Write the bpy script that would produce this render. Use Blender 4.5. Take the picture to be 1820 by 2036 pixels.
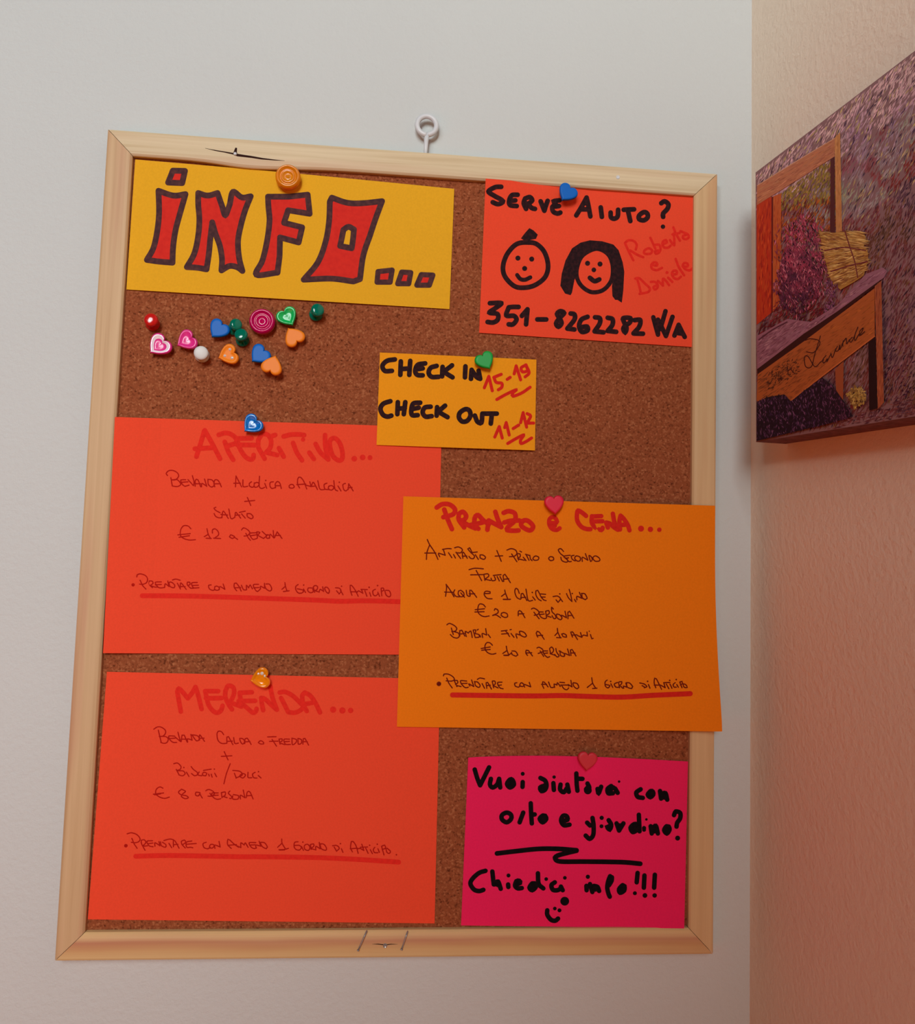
import bpy, bmesh, math, random
from mathutils import Vector, Matrix, noise
from mathutils.geometry import tessellate_polygon

for o in list(bpy.data.objects):
    bpy.data.objects.remove(o)
scene = bpy.context.scene
C = scene.collection

# ------------------------------------------------------------------ camera
FPX, CX, CY = 1658.17, 910.0, 1018.0
CAM = Vector((-0.0159, -0.5393, -0.0220))
RX = Vector((0.9956, -0.0891, 0.0292)).normalized()
RZ = Vector((0.0866, 0.9933, 0.0768)).normalized()          # viewing direction
RX = (RX - RZ * RX.dot(RZ)).normalized()
RY = RZ.cross(RX)                                            # image down
cam_d = bpy.data.cameras.new('camera')
cam_d.sensor_fit = 'HORIZONTAL'
cam_d.sensor_width = 36.0
cam_d.lens = 36.0 * FPX / 1820.0
cam_d.clip_start = 0.01
cam = bpy.data.objects.new('camera', cam_d)
C.objects.link(cam)
m = Matrix((RX, -RY, -RZ)).transposed().to_4x4()
m.translation = CAM
cam.matrix_world = m
scene.camera = cam

# ------------------------------------------------------------------ light
scene.view_settings.view_transform = 'Standard'
scene.view_settings.look = 'None'
scene.view_settings.gamma = 1.0
scene.view_settings.use_curve_mapping = False
scene.view_settings.exposure = 0.0

def aim(o, target):
    d = Vector(target) - o.location
    o.rotation_euler = d.to_track_quat('-Z', 'Y').to_euler()

LIGHTS = {
    # kind, location, target, size/radius, spot angle, blend, energy, colour
    'day_front': ('SPOT', (-0.45, -2.3, 0.6), (-0.6, 0, 0.5), 0.35, 56.4, 0.45, 91.50, (0.902, 1.000, 0.990)),
    'day_low': ('SPOT', (-0.3, -2.4, 1.0), (-0.85, 0, 0.05), 0.35, 48.9, 0.5, 99.00, (0.894, 0.985, 1.000)),
    'day_side': ('SPOT', (-1.0, -2.1, 0.9), (0.4, -0.2, 0.75), 0.25, 34.8, 0.8, 114.00, (0.921, 1.000, 1.000)),
    'glow_front': ('AREA', (-0.25, -1.3, -0.7), (0.15, 0, -0.1), 0.8, 0, 0, 2.64, (1.000, 0.348, 0.005)),
    'glow_left': ('AREA', (-0.9, -1.1, -0.5), (0.25, -0.1, -0.2), 0.6, 0, 0, 1.38, (1.000, 0.017, 0.009)),
    'glow_side': ('AREA', (-0.9, -0.6, -0.35), (0.25, -0.2, -0.2), 0.5, 0, 0, 0.45, (1.000, 0.027, 0.013)),
}
WORLD = (0.010, 0.004, 0.002)
world = bpy.data.worlds.new('room_light')
scene.world = world
world.use_nodes = True
world.node_tree.nodes['Background'].inputs[0].default_value = (*WORLD, 1)
world.node_tree.nodes['Background'].inputs[1].default_value = 1.0
for nm, (kind, loc, tgt, size, deg, blend, en, col) in LIGHTS.items():
    ld = bpy.data.lights.new(nm + '_light', kind)
    ld.energy = en
    ld.color = col
    if kind == 'SPOT':
        ld.spot_size = math.radians(deg)
        ld.spot_blend = blend
        ld.shadow_soft_size = size
    else:
        ld.shape = 'SQUARE'
        ld.size = size
    lo = bpy.data.objects.new(nm + '_light', ld)
    C.objects.link(lo)
    lo.location = loc
    aim(lo, tgt)

# ------------------------------------------------------------------ geometry of the place
FRAME_W, FRAME_H, RAIL = 0.400, 0.509, 0.0160     # the board, metres
RAIL_Y, CORK_Y = -0.0120, -0.0075                 # front of the rails / face of the cork
CORNER_X = 0.2290                                 # where the two walls meet
ANG = math.radians(5.2)
WD = Vector((math.sin(ANG), -math.cos(ANG), 0))   # along the right wall, towards the viewer
WN = Vector((-math.cos(ANG), -math.sin(ANG), 0))  # out of the right wall

def ray(px, py):
    return (RX * ((px - CX) / FPX) + RY * ((py - CY) / FPX) + RZ)

def at(px, py, y):
    """the point of the plane parallel to the back wall at distance -y that is seen at px, py"""
    d = ray(px, py)
    return CAM + d * ((y - CAM.y) / d.y)

def at_plane(px, py, p0, n):
    d = ray(px, py)
    return CAM + d * ((p0 - CAM).dot(n) / d.dot(n))

# ------------------------------------------------------------------ helpers
def srgb(r, g, b):
    f = lambda c: (c / 255) / 12.92 if c / 255 <= 0.04045 else ((c / 255 + 0.055) / 1.055) ** 2.4
    return (f(r), f(g), f(b))

def new_mat(name):
    mt = bpy.data.materials.new(name)
    mt.use_nodes = True
    nt = mt.node_tree
    return mt, nt, nt.nodes['Principled BSDF'], nt.links

def plain(name, col, rough=0.6, spec=0.3, var=0.0, scale=300, trans=0.0, coat=0.0, metal=0.0, sss=0.0):
    mt, nt, b, L = new_mat(name)
    b.inputs['Base Color'].default_value = (*col, 1)
    b.inputs['Roughness'].default_value = rough
    b.inputs['Specular IOR Level'].default_value = spec
    b.inputs['Transmission Weight'].default_value = trans
    b.inputs['Coat Weight'].default_value = coat
    b.inputs['Metallic'].default_value = metal
    if sss:
        b.inputs['Subsurface Weight'].default_value = sss
        b.inputs['Subsurface Radius'].default_value = (0.004, 0.002, 0.002)
        b.inputs['Subsurface Scale'].default_value = 1.0
    tc = nt.nodes.new('ShaderNodeTexCoord')
    n = nt.nodes.new('ShaderNodeTexNoise')
    n.inputs['Scale'].default_value = scale
    n.inputs['Detail'].default_value = 3
    L.new(tc.outputs['Object'], n.inputs['Vector'])
    if var:
        r = nt.nodes.new('ShaderNodeValToRGB')
        r.color_ramp.elements[0].position = 0.3
        r.color_ramp.elements[1].position = 0.7
        r.color_ramp.elements[0].color = (*[c * (1 - var) for c in col], 1)
        r.color_ramp.elements[1].color = (*[min(1, c * (1 + var)) for c in col], 1)
        L.new(n.outputs['Fac'], r.inputs['Fac'])
        L.new(r.outputs['Color'], b.inputs['Base Color'])
    return mt

def wall_mat(name, col, bump, scale, var=0.03):
    mt, nt, b, L = new_mat(name)
    tc = nt.nodes.new('ShaderNodeTexCoord')
    n = nt.nodes.new('ShaderNodeTexNoise')
    n.inputs['Scale'].default_value = scale
    n.inputs['Detail'].default_value = 5
    n.inputs['Roughness'].default_value = 0.6
    n2 = nt.nodes.new('ShaderNodeTexNoise')
    n2.inputs['Scale'].default_value = 9
    r = nt.nodes.new('ShaderNodeValToRGB')
    r.color_ramp.elements[0].color = (*[c * (1 - var) for c in col], 1)
    r.color_ramp.elements[1].color = (*[c * (1 + var) for c in col], 1)
    bp = nt.nodes.new('ShaderNodeBump')
    bp.inputs['Strength'].default_value = bump
    bp.inputs['Distance'].default_value = 0.0025
    L.new(tc.outputs['Object'], n.inputs['Vector'])
    L.new(tc.outputs['Object'], n2.inputs['Vector'])
    L.new(n2.outputs['Fac'], r.inputs['Fac'])
    L.new(r.outputs['Color'], b.inputs['Base Color'])
    L.new(n.outputs['Fac'], bp.inputs['Height'])
    L.new(bp.outputs['Normal'], b.inputs['Normal'])
    b.inputs['Roughness'].default_value = 0.75
    b.inputs['Specular IOR Level'].default_value = 0.2
    return mt

def wood_mat(name, axis, dark, light, streak, seed):
    """pine: grain drawn out along one axis"""
    mt, nt, b, L = new_mat(name)
    tc = nt.nodes.new('ShaderNodeTexCoord')
    mp = nt.nodes.new('ShaderNodeMapping')
    s = [260, 260, 260]
    s[axis] = 5
    mp.inputs['Scale'].default_value = s
    mp.inputs['Location'].default_value = (seed, seed * 2.3, seed * 1.7)
    n = nt.nodes.new('ShaderNodeTexNoise')
    n.inputs['Scale'].default_value = 1.0
    n.inputs['Detail'].default_value = 4
    n.inputs['Distortion'].default_value = 0.6
    r = nt.nodes.new('ShaderNodeValToRGB')
    r.color_ramp.elements[0].position = 0.30
    r.color_ramp.elements[0].color = (*dark, 1)
    r.color_ramp.elements[1].position = 0.66
    r.color_ramp.elements[1].color = (*light, 1)
    e = r.color_ramp.elements.new(0.46)
    e.color = (*[0.4 * a + 0.6 * c for a, c in zip(dark, light)], 1)
    mp2 = nt.nodes.new('ShaderNodeMapping')
    s2 = [90, 90, 90]
    s2[axis] = 4.5
    mp2.inputs['Scale'].default_value = s2
    mp2.inputs['Location'].default_value = (seed * 3.1, seed, seed * 0.7)
    n2 = nt.nodes.new('ShaderNodeTexNoise')
    n2.inputs['Scale'].default_value = 1.0
    r2 = nt.nodes.new('ShaderNodeValToRGB')
    r2.color_ramp.elements[0].position = 0.50
    r2.color_ramp.elements[0].color = (0, 0, 0, 1)
    r2.color_ramp.elements[1].position = 0.68
    r2.color_ramp.elements[1].color = (1, 1, 1, 1)
    mx = nt.nodes.new('ShaderNodeMixRGB')
    mx.inputs['Color2'].default_value = (*streak, 1)
    ml = nt.nodes.new('ShaderNodeMath')
    ml.operation = 'MULTIPLY'
    ml.inputs[1].default_value = 0.65
    L.new(tc.outputs['Object'], mp.inputs['Vector'])
    L.new(tc.outputs['Object'], mp2.inputs['Vector'])
    L.new(mp.outputs['Vector'], n.inputs['Vector'])
    L.new(mp2.outputs['Vector'], n2.inputs['Vector'])
    L.new(n.outputs['Fac'], r.inputs['Fac'])
    L.new(n2.outputs['Fac'], r2.inputs['Fac'])
    L.new(r2.outputs['Color'], ml.inputs[0])
    L.new(ml.outputs[0], mx.inputs['Fac'])
    L.new(r.outputs['Color'], mx.inputs['Color1'])
    L.new(mx.outputs['Color'], b.inputs['Base Color'])
    b.inputs['Roughness'].default_value = 0.55
    b.inputs['Specular IOR Level'].default_value = 0.3
    return mt

def cork_mat():
    mt, nt, b, L = new_mat('cork')
    tc = nt.nodes.new('ShaderNodeTexCoord')
    v = nt.nodes.new('ShaderNodeTexVoronoi')
    v.inputs['Scale'].default_value = 950
    n = nt.nodes.new('ShaderNodeTexNoise')
    n.inputs['Scale'].default_value = 620
    n.inputs['Detail'].default_value = 3
    n3 = nt.nodes.new('ShaderNodeTexNoise')
    n3.inputs['Scale'].default_value = 24
    for q in (v, n, n3):
        L.new(tc.outputs['Object'], q.inputs['Vector'])
    r = nt.nodes.new('ShaderNodeValToRGB')
    cr = r.color_ramp
    cr.elements[0].position = 0.17
    cr.elements[0].color = (*CORK_D, 1)
    cr.elements[1].position = 0.85
    cr.elements[1].color = (*CORK_L, 1)
    e = cr.elements.new(0.38)
    e.color = (*CORK, 1)
    e = cr.elements.new(0.60)
    e.color = (*[c * 1.12 for c in CORK], 1)
    sep = nt.nodes.new('ShaderNodeSeparateColor')
    L.new(v.outputs['Color'], sep.inputs['Color'])
    mixf = nt.nodes.new('ShaderNodeMath')
    mixf.operation = 'MULTIPLY_ADD'
    mixf.inputs[1].default_value = 0.45
    add = nt.nodes.new('ShaderNodeMath')
    add.operation = 'MULTIPLY'
    add.inputs[1].default_value = 0.58
    L.new(n.outputs['Fac'], add.inputs[0])
    L.new(sep.outputs[0], mixf.inputs[0])
    L.new(add.outputs[0], mixf.inputs[2])
    L.new(mixf.outputs[0], r.inputs['Fac'])
    L.new(r.outputs['Color'], b.inputs['Base Color'])
    bp = nt.nodes.new('ShaderNodeBump')
    bp.inputs['Strength'].default_value = 0.35
    bp.inputs['Distance'].default_value = 0.0006
    L.new(mixf.outputs[0], bp.inputs['Height'])
    L.new(bp.outputs['Normal'], b.inputs['Normal'])
    b.inputs['Roughness'].default_value = 0.95
    b.inputs['Specular IOR Level'].default_value = 0.0
    return mt

def ink_mat(name, col, col2, scale=500):
    mt, nt, b, L = new_mat(name)
    tc = nt.nodes.new('ShaderNodeTexCoord')
    n = nt.nodes.new('ShaderNodeTexNoise')
    n.inputs['Scale'].default_value = scale
    n.inputs['Detail'].default_value = 2
    r = nt.nodes.new('ShaderNodeValToRGB')
    r.color_ramp.elements[0].position = 0.4
    r.color_ramp.elements[1].position = 0.68
    r.color_ramp.elements[0].color = (*col, 1)
    r.color_ramp.elements[1].color = (*col2, 1)
    L.new(tc.outputs['Object'], n.inputs['Vector'])
    L.new(n.outputs['Fac'], r.inputs['Fac'])
    L.new(r.outputs['Color'], b.inputs['Base Color'])
    b.inputs['Roughness'].default_value = 0.8
    b.inputs['Specular IOR Level'].default_value = 0.08
    return mt

def link(name, verts, faces, mats, parent=None, origin=None, smooth=False, idx=None):
    """one mesh object; verts in world space, origin = where the object's own origin stands"""
    me = bpy.data.meshes.new(name)
    org = Vector(origin) if origin is not None else (parent.location.copy() if parent and parent.parent is None else Vector((0, 0, 0)))
    me.from_pydata([tuple(Vector(v) - org) for v in verts], [], faces)
    me.update()
    for mt in (mats if isinstance(mats, (list, tuple)) else [mats]):
        me.materials.append(mt)
    if idx:
        for p, i in zip(me.polygons, idx):
            p.material_index = i
    if smooth:
        for p in me.polygons:
            p.use_smooth = True
    o = bpy.data.objects.new(name, me)
    C.objects.link(o)
    if parent is not None:
        o.parent = parent
        base = parent.location.copy()
        pp = parent.parent
        while pp:
            base += pp.location
            pp = pp.parent
        o.location = org - base
    else:
        o.location = org
    return o

def thing(name, label, cat, loc, group=None):
    o = bpy.data.objects.new(name, None)
    o.empty_display_size = 0.01
    C.objects.link(o)
    o.location = loc
    o['label'] = label
    o['category'] = cat
    if group:
        o['group'] = group
    return o

def grid_faces(nu, nv, off=0, flip=False):
    f = []
    for j in range(nv):
        for i in range(nu):
            a = off + j * (nu + 1) + i
            q = (a, a + 1, a + nu + 2, a + nu + 1)
            f.append(q[::-1] if flip else q)
    return f

def tube(pts, rad, n=10, cap=True):
    """a round tube through pts; rad a number or a list"""
    V, F = [], []
    up = None
    for i, p in enumerate(pts):
        p = Vector(p)
        a = Vector(pts[max(0, i - 1)])
        b = Vector(pts[min(len(pts) - 1, i + 1)])
        t = (b - a).normalized()
        if up is None:
            up = t.orthogonal().normalized()
        up = (up - t * up.dot(t)).normalized()
        s = t.cross(up)
        r = rad[i] if isinstance(rad, (list, tuple)) else rad
        for k in range(n):
            an = 2 * math.pi * k / n
            V.append(p + (up * math.cos(an) + s * math.sin(an)) * r)
    for i in range(len(pts) - 1):
        for k in range(n):
            a, b = i * n + k, i * n + (k + 1) % n
            F.append((a, b, b + n, a + n))
    if cap:
        F.append(tuple(range(n))[::-1])
        F.append(tuple((len(pts) - 1) * n + k for k in range(n)))
    return V, F

def lathe(base, axis, prof, n=36):
    """prof: (radius, height) pairs round axis, standing on base"""
    axis = Vector(axis).normalized()
    u = axis.orthogonal().normalized()
    w = axis.cross(u)
    V, F = [], []
    for r, h in prof:
        for k in range(n):
            a = 2 * math.pi * k / n
            V.append(Vector(base) + axis * h + (u * math.cos(a) + w * math.sin(a)) * r)
    for i in range(len(prof) - 1):
        for k in range(n):
            a, b = i * n + k, i * n + (k + 1) % n
            F.append((a, b, b + n, a + n))
    F.append(tuple(range(n))[::-1])
    F.append(tuple((len(prof) - 1) * n + k for k in range(n)))
    return V, F

def catmull(P, step=2.2):
    if len(P) < 3:
        return P
    out = [P[0]]
    Q = [(2 * P[0][0] - P[1][0], 2 * P[0][1] - P[1][1])] + list(P) + [(2 * P[-1][0] - P[-2][0], 2 * P[-1][1] - P[-2][1])]
    if P[0] == P[-1]:
        Q[0], Q[-1] = P[-2], P[1]
    for i in range(1, len(Q) - 2):
        p0, p1, p2, p3 = Q[i - 1], Q[i], Q[i + 1], Q[i + 2]
        d = math.hypot(p2[0] - p1[0], p2[1] - p1[1])
        n = max(1, min(7, int(d / step)))
        for k in range(1, n + 1):
            t = k / n
            out.append(tuple(0.5 * ((2 * p1[a]) + (p2[a] - p0[a]) * t + (2 * p0[a] - 5 * p1[a] + 4 * p2[a] - p3[a]) * t * t
                                    + (3 * p1[a] - p0[a] - 3 * p2[a] + p3[a]) * t ** 3) for a in (0, 1)))
    return out

def parse(s):
    return [[tuple(float(v) for v in p.split(',')) for p in part.split()] for part in s.split(';') if part.strip()]

# ------------------------------------------------------------------ materials
CORK, CORK_D, CORK_L = srgb(140, 75, 47), srgb(82, 37, 22), srgb(178, 112, 76)
M_WALL = wall_mat('white_wall_paint', (0.60, 0.617, 0.615), 0.30, 260, 0.02)
M_WALLR = wall_mat('peach_wall_plaster', (0.88, 0.75, 0.60), 0.34, 260, 0.03)
M_CORK = cork_mat()
M_TOP = wood_mat('pine_pale', 0, srgb(196, 168, 128), srgb(222, 202, 168), srgb(206, 170, 138), 1.3)
M_BOT = wood_mat('pine_striped', 0, srgb(200, 160, 114), srgb(222, 188, 140), srgb(188, 126, 98), 4.1)
def band_grain(mt, lo, hi, stops):
    """broad bands of sapwood and heartwood running along the bottom rail"""
    nt, L = mt.node_tree, mt.node_tree.links
    b = nt.nodes['Principled BSDF']
    src = b.inputs['Base Color'].links[0].from_socket
    tc = nt.nodes.new('ShaderNodeTexCoord')
    sp = nt.nodes.new('ShaderNodeSeparateXYZ')
    n = nt.nodes.new('ShaderNodeTexNoise')
    n.inputs['Scale'].default_value = 9
    ad = nt.nodes.new('ShaderNodeMath')
    ad.operation = 'MULTIPLY_ADD'
    ad.inputs[1].default_value = 0.006
    mr = nt.nodes.new('ShaderNodeMapRange')
    mr.inputs['From Min'].default_value = lo + .003
    mr.inputs['From Max'].default_value = hi + .003
    r = nt.nodes.new('ShaderNodeValToRGB')
    r.color_ramp.elements[0].position, r.color_ramp.elements[0].color = stops[0][0], (*stops[0][1], 1)
    r.color_ramp.elements[1].position, r.color_ramp.elements[1].color = stops[-1][0], (*stops[-1][1], 1)
    for p, c in stops[1:-1]:
        r.color_ramp.elements.new(p).color = (*c, 1)
    mx = nt.nodes.new('ShaderNodeMixRGB')
    mx.inputs['Fac'].default_value = 0.72
    L.new(tc.outputs['Object'], sp.inputs[0])
    L.new(tc.outputs['Object'], n.inputs['Vector'])
    L.new(n.outputs['Fac'], ad.inputs[0])
    L.new(sp.outputs['Z'], ad.inputs[2])
    L.new(ad.outputs[0], mr.inputs['Value'])
    L.new(mr.outputs['Result'], r.inputs['Fac'])
    L.new(src, mx.inputs['Color1'])
    L.new(r.outputs['Color'], mx.inputs['Color2'])
    L.new(mx.outputs['Color'], b.inputs['Base Color'])
band_grain(M_BOT, -0.2545, -0.2385, [(0.05, srgb(214, 178, 126)), (0.30, srgb(208, 164, 112)), (0.48, srgb(196, 140, 98)), (0.62, srgb(190, 128, 100)), (0.74, srgb(210, 168, 128)), (0.95, srgb(222, 188, 132))])
M_LEFT = wood_mat('pine_rosy', 2, srgb(190, 152, 112), srgb(208, 174, 134), srgb(196, 142, 114), 7.7)
M_RIGHT = wood_mat('pine_tan', 2, srgb(202, 162, 118), srgb(216, 180, 134), srgb(200, 148, 108), 2.9)
M_STEEL = plain('steel', (0.34, 0.33, 0.33), 0.30, 0.6, metal=0.45)
M_DARKSTEEL = plain('dark_steel', (0.10, 0.09, 0.085), 0.45, 0.5, metal=0.7)
M_ZINC = plain('white_enamel', (0.66, 0.67, 0.70), 0.35, 0.5)
M_GAP = plain('dark_gap', (0.035, 0.012, 0.010), 0.9, 0.05)
M_PIN = plain('pin_steel', (0.6, 0.58, 0.55), 0.3, 0.5, metal=1.0)

# ------------------------------------------------------------------ the walls
def wall(name, p0, u, w, n, mat, th=0.03):
    V = [p0, p0 + u, p0 + u + w, p0 + w]
    V = V + [v - n * th for v in V]
    F = [(0, 1, 2, 3), (7, 6, 5, 4), (0, 4, 5, 1), (1, 5, 6, 2), (2, 6, 7, 3), (3, 7, 4, 0)]
    o = link(name, V, F, mat, origin=p0)
    o['kind'] = 'structure'
    return o

wall('wall_back', Vector((-1.6, 0, -1.3)), Vector((1.6 + CORNER_X, 0, 0)), Vector((0, 0, 2.6)), Vector((0, -1, 0)), M_WALL)
wall('wall_right', Vector((CORNER_X, 0, -1.3)), WD * 1.4, Vector((0, 0, 2.6)), WN, M_WALLR)

# ------------------------------------------------------------------ the cork board
board = thing('cork_board', 'pine framed cork board hanging on the white wall, covered in bright notices', 'notice board', (0, 0, 0))
hw, hh = FRAME_W / 2, FRAME_H / 2
link('cork_panel', [(x, y, z) for y in (CORK_Y, -0.0012) for x, z in ((-hw + .006, -hh + .006), (hw - .006, -hh + .006), (hw - .006, hh - .006), (-hw + .006, hh - .006))],
     [(0, 1, 2, 3), (7, 6, 5, 4), (0, 4, 5, 1), (1, 5, 6, 2), (2, 6, 7, 3), (3, 7, 4, 0)], M_CORK, board)

PROF = [(0.0, -0.0008), (0.0, -0.0108), (0.0004, -0.0116), (0.0014, RAIL_Y), (0.0050, RAIL_Y), (0.0100, RAIL_Y),
        (0.0128, RAIL_Y), (0.0148, -0.0117), (RAIL - .0004, -0.0110), (RAIL, -0.0104), (RAIL, -0.0060), (0.0060, -0.0010)]

def rail(length, place, mat, bow=None, groove=False, mitre=0.00018):
    n = 90
    V, F = [], []
    P = PROF
    if groove:
        P = PROF[:6] + [(0.0118, RAIL_Y), (0.0122, RAIL_Y + .0008), (0.0128, RAIL_Y + .0008), (0.0131, RAIL_Y)] + PROF[7:]
    for i in range(n + 1):
        t = i / n
        for a, y in P:
            s0 = a + mitre
            s = s0 + (length - 2 * s0) * t
            da = bow(s / length) * max(0, a / RAIL - .3) / .7 if bow else 0
            V.append(place(s, a + da, y))
    k = len(P)
    for i in range(n):
        for j in range(k):
            a, b = i * k + j, i * k + (j + 1) % k
            F.append((a, b, b + k, a + k))
    F.append(tuple(range(k))[::-1])
    F.append(tuple(n * k + j for j in range(k)))
    return link('frame_rail', V, F, mat, board)

def bow_top(t):                       # the split in the top rail pushes its lower sliver down
    return 0.0026 * math.exp(-((t - 0.225) / 0.06) ** 2) if t < .225 else 0.0026 * math.exp(-((t - 0.225) / 0.085) ** 2)

rail(FRAME_W, lambda s, a, y: (-hw + s, y, hh - a), M_TOP, bow_top, groove=False)
rail(FRAME_W, lambda s, a, y: (hw - s, y, -hh + a), M_BOT)
rail(FRAME_H, lambda s, a, y: (-hw + a, y, -hh + s), M_LEFT)
rail(FRAME_H, lambda s, a, y: (hw - a, y, hh - s), M_RIGHT)

def flat_poly(name, px, y, mat, parent, lift=0.0):
    """a thin solid cut to an outline seen at px (pixels), its face at depth y"""
    n = len(px)
    front = [at(a, b, y) for a, b in px]
    back = [v + Vector((0, 0.0007, 0)) for v in front]
    F = [tuple(t) for t in tessellate_polygon([front])]
    F += [tuple(i + n for i in t[::-1]) for t in F]
    F += [(i, (i + 1) % n, (i + 1) % n + n, i + n) for i in range(n)]
    return link(name, front + back, F, mat, parent)

flat_poly('crack', [(408, 294.5), (430, 298.5), (452, 302), (464, 304), (466, 299), (468, 293.5), (471.5, 294), (471, 301), (472, 305.5), (480, 307),
                    (500, 310), (522, 314), (545, 317), (566, 319.2), (545, 318.6), (520, 316.6), (500, 313.6), (486, 312), (472, 310.5), (462, 306.4), (445, 302.6), (428, 299.6)],
          RAIL_Y - 0.00025, M_GAP, board)
flat_poly('crack', [(740, 1877.3), (752, 1876.6), (766, 1878.3), (778, 1876.8), (791, 1877.6), (778, 1878), (766, 1880), (752, 1878)], RAIL_Y - 0.00020, M_GAP, board)

def nail_head(px, py, r, mat, tall=0.0008):
    c = at(px, py, RAIL_Y)
    V, F = lathe(c + Vector((0, .002, 0)), (0, -1, 0), [(r, 0), (r, 0.002 + tall * .5), (r * .75, 0.002 + tall), (r * .3, .002 + tall * .7)], 16)
    o = link('nail', V, F, mat, board, origin=c, smooth=False)
    return o
nail_head(468, 306.5, 0.0011, M_ZINC, 0.0012)
nail_head(1229, 352.5, 0.0013, M_ZINC, 0.0004)
nail_head(766, 1880, 0.0013, M_STEEL, 0.0007)

def bent_nail(p0, p1):
    a = at(p0[0], p0[1], CORK_Y + 0.001)
    pts = [a]
    for t in (0.03, 0.10, 0.35, 0.6, 0.8, 1.0):
        x, y = p0[0] + (p1[0] - p0[0]) * t, p0[1] + (p1[1] - p0[1]) * t
        pts.append(at(x, y, CORK_Y - 0.0064 * min(1, t * 10) - 0.0008 * min(1, t * 2) + 0.0016 * max(0, t - .5)))
    V, F = tube(pts, [0.00048] * 7, 10)
    d = (pts[-1] - pts[-2]).normalized()
    V2, F2 = lathe(pts[-1] - d * .0002, d, [(.0004, 0), (.00078, .0002), (.00078, .0006), (.0004, .0008)], 12)
    k = len(V)
    o = link('bent_nail', V + V2, F + [tuple(i + k for i in f) for f in F2], M_STEEL, board, origin=a, smooth=True)
bent_nail((730.5, 1849), (712.5, 1889))
bent_nail((811.5, 1850), (799.0, 1887))

# screw eye in the top edge
YE = -0.0062
c = at(849, 249.5, YE)
R = (at(868, 249, YE) - c).length
pts = [c + Vector((math.sin(a), 0, math.cos(a))) * R for a in [math.pi + 2 * math.pi * k / 40 * 0.985 for k in range(41)]]
V, F = tube(pts, 0.00175, 12)
b0 = at(846.5, 304, YE)
top = pts[0]
V2, F2 = tube([top + Vector((0.0005, 0.0004, 0.0008)), top.lerp(b0, .3), top.lerp(b0, .7), b0 - Vector((0, 0, .004))], [0.0016, 0.0016, 0.0014, 0.0012], 12)
k = len(V)
link('screw_eye', V + V2, F + [tuple(i + k for i in f) for f in F2], M_ZINC, board, smooth=True)

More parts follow.
